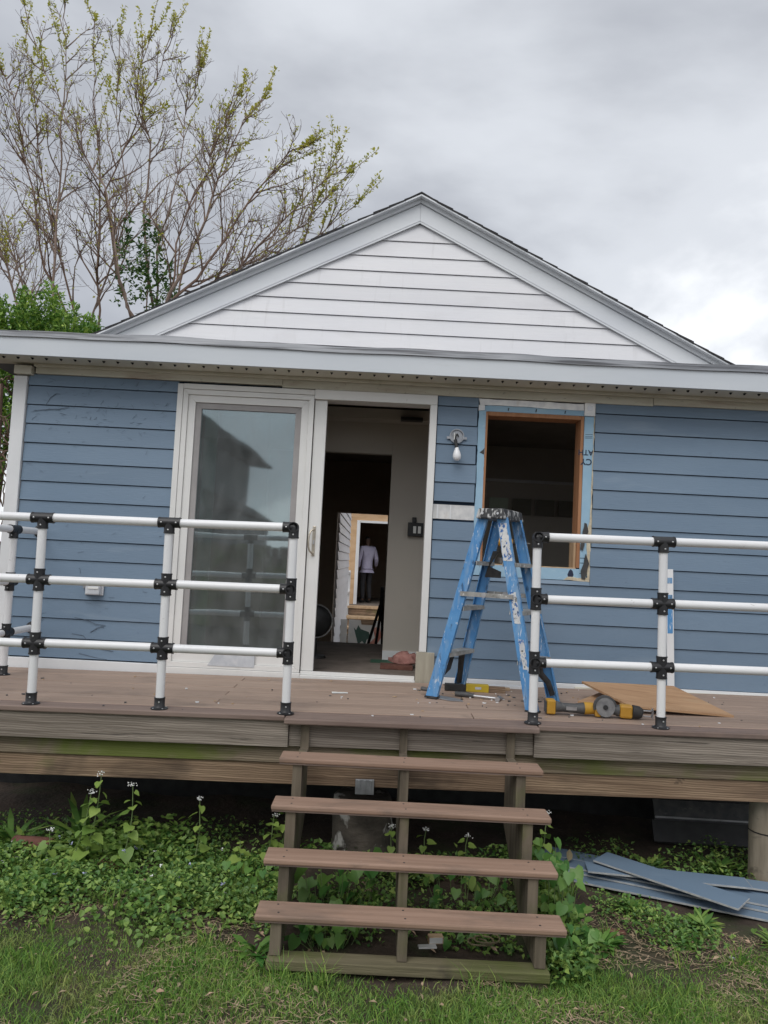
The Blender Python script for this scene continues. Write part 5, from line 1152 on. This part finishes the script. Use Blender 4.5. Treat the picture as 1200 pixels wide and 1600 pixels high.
vine_clump('heart-leaved weeds left of the steps by the middle treads', -0.58, -1.50, 0.13, 0.16, 26, 0.16, 0.03, 0.055)
def rosette(label, x, y, n, L, wd, m='cover_leaf', upr=0.8, lobed=False):
    o = thing('leafy_clump', label, 'weed', (x, y, gz(x, y)), (0, 0, 0), 'leafy weed clumps on the ground')
    vs, tn = [], []
    for i in range(n):
        a = random.uniform(0, 6.28); l = L * random.uniform(0.55, 1.1); u = random.uniform(0.25, upr); r0 = random.uniform(0, L * 0.3); b = random.uniform(0, 6.28)
        c = Vector((r0 * math.cos(b), r0 * math.sin(b), 0)); d = Vector((math.cos(a), math.sin(a), 0)); s = Vector((-math.sin(a), math.cos(a), 0)); tv = random.random()
        rings = []
        for t, ww in ((0, 0.15), (0.35, 0.75), (0.7, 1.0), (1.0, 0.08)):
            p = c + d * (l * t * math.cos(u * 1.2 * (1 - 0.45 * t))) + Vector((0, 0, l * (t * math.sin(u * 1.3) - 0.35 * t * t)))
            jg = random.uniform(0.6, 1.3) if lobed else 1.0
            rings.append((p - s * wd * ww * 0.5 * jg, p + s * wd * ww * 0.5 * jg))
        for (p, q), (p2, q2) in zip(rings[:-1], rings[1:]): vs.append([p, q, q2, p2]); tn.append(tv)
    arr = np.array([[list(p) for p in f] for f in vs]); big_mesh('leaves', arr, 4, m, o, np.array(tn))
    return o
rosette('upright lance-leaved weed against the left foot of the steps', -0.455, -2.10, 16, 0.17, 0.034, 'vine_leaf', 1.25)
rosette('feathery weed clump in front of the siding pile, left one', 1.33, -1.56, 90, 0.11, 0.020, 'cover_leaf', 0.9, True)
rosette('feathery weed clump in front of the siding pile, right one', 1.62, -1.68, 90, 0.12, 0.022, 'cover_leaf', 0.9, True)
rosette('feathery weed behind the siding pile, left of two', 1.62, -0.98, 40, 0.14, 0.028, 'cover_leaf', 1.2, True)
rosette('feathery weed behind the siding pile near the round pile', 2.00, -1.00, 50, 0.15, 0.028, 'cover_leaf', 1.2, True)
rosette('bright leafy clump on bare soil right of the steps', 1.10, -1.90, 46, 0.11, 0.026, 'vine_leaf', 1.0, True)
rosette('low leafy clump on bare soil in the middle of the straw', 1.50, -1.88, 36, 0.07, 0.018, 'cover_leaf', 0.8, True)
rosette('leafy clump on bare soil at the right edge', 1.90, -1.86, 60, 0.11, 0.020, 'cover_leaf', 0.9, True)
rosette('broad-leaved weed in the ground cover left of the steps', -0.95, -1.48, 18, 0.13, 0.034, 'cover_leaf', 0.9)
rosette('broad-leaved weed in the middle of the ground cover', -1.20, -1.55, 16, 0.12, 0.03, 'vine_leaf', 0.9)
rosette('tall dark strap-leaved plant in the shade under the deck', -1.62, -1.02, 40, 0.30, 0.035, 'cover_leaf', 1.35)
rosette('strap-leaved plant at the far left under the deck', -1.98, -1.12, 50, 0.28, 0.034, 'cover_leaf', 1.35)

# ------------------------------------------------------------------ trees behind the house
STEMS = [
[5.53, [(-3.76, 5.06), (-4.0, 5.62), (-4.34, 7.05), (-4.81, 7.62), (-5.37, 8.77), (-5.79, 9.89)]] ,
[6.08, [(-4.01, 5.22), (-4.31, 6.01), (-4.55, 7.22), (-4.13, 8.37), (-3.85, 9.32), (-3.68, 10.11)]] ,
[5.77, [(-5.0, 5.08), (-5.06, 6.54), (-5.18, 8.03), (-5.24, 9.44), (-5.26, 10.1)]] ,
[6.19, [(-4.56, 5.43), (-4.63, 7.06), (-4.85, 8.71), (-4.96, 10.23)]] ,
[6.23, [(-3.68, 5.49), (-3.69, 6.31), (-3.56, 7.34), (-3.44, 8.6), (-3.21, 9.45)]] ,
[5.22, [(-3.31, 5.08), (-2.92, 5.94), (-2.7, 6.79), (-2.4, 7.85), (-1.96, 8.36)]] ,
[5.12, [(-3.24, 5.05), (-2.61, 5.82), (-2.04, 6.87), (-1.62, 7.5), (-1.4, 7.61)]] ,
[6.61, [(-3.54, 5.63), (-2.56, 6.31), (-1.79, 7.19), (-1.31, 7.86), (-1.02, 8.36)]] ,
[5.57, [(-3.05, 5.3), (-2.07, 6.12), (-1.35, 6.69), (-0.68, 7.51)]] ,
[5.52, [(-3.13, 5.19), (-1.86, 5.92), (-1.15, 6.54), (-0.59, 7.03)]] ,
[6.89, [(-5.81, 5.39), (-6.18, 6.12), (-6.58, 7.18), (-7.12, 8.58)]] ,
[5.95, [(-4.99, 5.23), (-5.46, 6.3), (-5.76, 7.6), (-6.04, 8.6), (-6.4, 9.4)]] ,
[6.61, [(-4.87, 5.46), (-4.37, 7.17), (-4.7, 8.76), (-4.74, 10.39)]] ,
[5.96, [(-5.68, 5.3), (-5.94, 6.08), (-6.41, 7.06)]] ,
[6.25, [(-3.74, 5.5), (-3.99, 7.02), (-4.02, 8.16), (-4.24, 9.09), (-4.04, 9.84)]] ,
[5.37, [(-3.27, 5.22), (-3.09, 6.66), (-2.78, 7.63), (-2.42, 8.62)]] ,
[6.24, [(-4.92, 5.33), (-5.56, 7.24), (-5.86, 8.48), (-6.12, 9.83)]] ,
]
tree = thing('budding_tree', 'tall bare multi-stemmed tree just coming into yellow-green leaf', 'tree', (-4.3, 6.0, 0.05))
T0 = Vector((-4.3, 6.0, 0.05))
leafP = []
def grow(mb, p, d, L, r, lev, tips):
    n = 6 if lev < 2 else 4
    pts = [p.copy()]; q = p.copy(); dd = d.normalized()
    for i in range(n):
        dd = (dd + Vector((random.gauss(0, .13), random.gauss(0, .13), random.gauss(0.085, .1)))).normalized()
        q = q + dd * (L / n); pts.append(q.copy())
    mb.tube(pts, [max(r * (1 - 0.8 * i / n), 0.0028) for i in range(n + 1)], 5 if lev < 2 else 3, cap=False)
    if lev < 3:
        k = {0: 0, 1: 5, 2: 3}[lev]
        for j in range(k):
            t = random.uniform(0.2, 0.95); a = min(int(t * n), n - 1); b = pts[a].lerp(pts[a + 1], t * n - a)
            ax = (pts[a + 1] - pts[a]).normalized(); o_ = ax.orthogonal().normalized(); o_.rotate(Matrix.Rotation(random.uniform(0, 6.28), 3, ax))
            nd = ax * 0.8 + o_ * random.uniform(0.45, 0.9); grow(mb, b, nd, L * random.uniform(0.35, 0.65), r * 0.5, lev + 1, tips)
    tips.append((pts, lev))
allt = []; shoots = []
for yy, st_ in STEMS:
    P = [Vector((x, yy + random.uniform(-0.12, 0.12), z)) - T0 for x, z in st_]
    base = Vector((P[0].x * 0.28 + random.uniform(-.08, .08), P[0].y * 0.25 + random.uniform(-.08, .08), 0.0))
    P[-1] = P[-1].lerp(P[-2], 0.18)
    full = [base, base.lerp(P[0], 0.45) + Vector((0, 0, 0.5))] + P
    # smooth by midpoint subdivision with a little wobble
    Q = []
    for a, b in zip(full[:-1], full[1:]):
        for t in (0, 0.33, 0.66): Q.append(a.lerp(b, t) + Vector((random.gauss(0, .025), random.gauss(0, .025), 0)))
    Q.append(full[-1])
    n = len(Q); r0 = random.uniform(0.022, 0.042)
    mb = MB(); mb.tube(Q, [max(r0 * (1 - i / (n - 1)) ** 0.9, 0.006) for i in range(n)], 7, cap=False)
    tips = [(Q[-7:], 1)]
    lo = int(n * 0.38)
    for j in range(15):
        t = random.uniform(0, 0.9) ** 1.0; q = lo + t * (n - 1 - lo - 0.01); a = int(q); b = Q[a].lerp(Q[a + 1], q - a)
        ax = (Q[a + 1] - Q[a]).normalized(); o_ = ax.orthogonal().normalized(); o_.rotate(Matrix.Rotation(random.uniform(0, 6.28), 3, ax))
        grow(mb, b, ax * 0.8 + o_ * random.uniform(0.35, 0.85), random.uniform(0.6, 1.3) * (1.1 - 0.75 * t), 0.013 * (1 - 0.5 * t) + 0.003, 1, tips)
    for j in range(6):
        q = n * random.uniform(0.62, 0.97); a = min(int(q), n - 2); b = Q[a].lerp(Q[a + 1], q - a)
        d = ((Q[-1] - Q[-4]).normalized() + Vector((random.gauss(0, .28), random.gauss(0, .28), 0.25 + random.gauss(0, .12)))).normalized()
        if j == 0: b = Q[-1]; d = (Q[-1] - Q[-3]).normalized()
        pts = [b.copy()]; Ls = random.uniform(0.4, 0.85) if j else 0.2
        for k in range(10):
            d = (d + Vector((random.gauss(0, .05), random.gauss(0, .05), 0.02))).normalized(); b = b + d * (Ls / 10); pts.append(b.copy())
        mb.tube(pts, [0.0075 - 0.0005 * k for k in range(11)], 4, cap=False)
        shoots.append(pts)
    mb.build('limb', 'twig' if random.random() < 0.6 else 'bark', tree, smooth=True)
    allt += tips
MB().lathe([(0.42, 0.0), (0.30, 0.15), (0.24, 0.5), (0.16, 0.7)], 12).build('trunk', 'bark', tree, smooth=True)
lp_ = []
for pts, lev in allt:
    tip = pts[-1]
    z = tip.z + T0.z; dens = 0.0 + 0.10 * max(0, min(1, (z - 6.3) / 2.5)) + 0.12 * max(0, min(1, (tip.x + T0.x + 2.4) / 1.2))
    if lev > 2 and random.random() > dens or lev == 2 and random.random() > 0.15 + dens: continue
    for i, p in enumerate(pts[1:]):
        for _ in range(3 if lev == 2 else (2 if lev > 2 else 4)):
            if random.random() < 0.12 + 0.5 * i / len(pts): lp_.append(p + Vector((random.gauss(0, .022), random.gauss(0, .022), random.gauss(0.01, .022))))
for pts in shoots:
    for a, b in zip(pts[2:-1], pts[3:]):
        for t in (0.2, 0.7):
            c = a.lerp(b, t)
            for _ in range(random.randint(2, 4)): lp_.append(c + Vector((random.gauss(0, .018), random.gauss(0, .018), random.gauss(0, .018))))
lp_ = np.array([list(p) for p in lp_]); nl = len(lp_)
scatter_leaves('leaves', lp_, rng.uniform(0.03, 0.07, nl), rng.uniform(0.4, 0.7, nl), rng.uniform(-0.4, 1.3, nl), 'bud_leaf', rng.random(nl), None, None, tree)

def leaf_cloud(cl, n, size, m, name, parent):
    """leaves spread through a set of upright tufts (x, y, z0, z1, r)"""
    out_p = []
    w_ = np.array([(c[3] - c[2]) * c[4] for c in cl]); w_ = w_ / w_.sum()
    idx = rng.choice(len(cl), n, p=w_)
    c = np.array(cl)[idx]; t = rng.random(n); rad = c[:, 4] * (1.05 - t) ** 0.55 * np.sqrt(rng.random(n)); a = rng.uniform(0, 6.283, n)
    p = np.stack([c[:, 0] + rad * np.cos(a), c[:, 1] + rad * np.sin(a), c[:, 2] + (c[:, 3] - c[:, 2]) * t], 1) + rng.normal(0, 0.02, (n, 3))
    return scatter_leaves(name, p, rng.uniform(size * 0.6, size * 1.4, n), rng.uniform(0.35, 0.6, n), rng.uniform(-0.2, 1.4, n), m, rng.random(n), None, None, parent)
hed = thing('evergreen_shrub', 'dense green evergreen shrub rising behind the left roof edge', 'shrub', (-4.4, 3.6, 0.05))
tf = []
for i in range(110):
    x = random.uniform(-1.6, 1.05); zt = 4.48 + 0.12 * math.sin(x * 4 + 0.4) + random.uniform(-0.25, 0.16) - 0.22 * max(0, x - 0.3); tf.append((x, random.uniform(-0.5, 0.5), random.uniform(2.2, 3.9), zt, random.uniform(0.12, 0.26)))
leaf_cloud(tf, 46000, 0.058, 'evergreen', 'crown', hed)
mb = MB()
for i in range(9): x = random.uniform(-1.4, 0.8); mb.tube([(x * 0.5, random.uniform(-.2, .2), 0), (x * 0.8, random.uniform(-.3, .3), 2), (x, random.uniform(-.3, .3), 4.2)], [0.05, 0.035, 0.012], 6)
mb.build('trunk', 'bark', hed, smooth=True)
ivy = thing('climbing_ivy', 'dark green ivy climbing the stems of the bare tree', 'ivy', (-3.75, 5.9, 0.05))
leaf_cloud([(-0.32, -0.1, 5.3, 6.65, 0.16), (-0.15, 0.1, 5.4, 6.3, 0.16), (0.1, 0.0, 4.9, 6.55, 0.22), (0.3, 0.05, 5.0, 6.0, 0.2), (0.42, 0.1, 4.8, 5.7, 0.14), (-0.05, -0.1, 5.6, 6.7, 0.1)], 900, 0.09, 'ivy_leaf', 'leaves', ivy)
MB().tube([(0.1, 0, 0), (0.05, 0.05, 3), (0.0, 0, 6.2)], [0.03, 0.02, 0.008], 6).build('trunk', 'bark', ivy)
mb = MB()
dv_ = thing('dry_vine', 'tangle of dry brown vines at the left corner of the house', 'vine', (-2.85, 0.22, 0.05))
for i in range(90):
    p = Vector((random.uniform(-0.30, 0.10), random.uniform(-0.15, 0.4), random.uniform(1.2, 2.9))); d = Vector((random.gauss(0, 1), random.gauss(0, 1), random.gauss(0.3, 1))).normalized(); pts = [p]
    for k in range(7): d = (d + Vector((random.gauss(0, .5), random.gauss(0, .5), random.gauss(-.05, .5)))).normalized(); p = p + d * 0.07; pts.append(p.copy())
    pts = [Vector((min(q.x, 0.12), q.y, min(q.z, 2.95))) for q in pts]; mb.tube(pts, 0.0055, 5, cap=False)
mb.build('runners', 'dry_vine', dv_, smooth=True)
MB().tube([(-0.1, 0, 0), (-0.05, 0.05, 1.4), (-0.12, 0.1, 2.9)], [0.03, 0.025, 0.015], 6).build('trunk', 'bark', dv_)
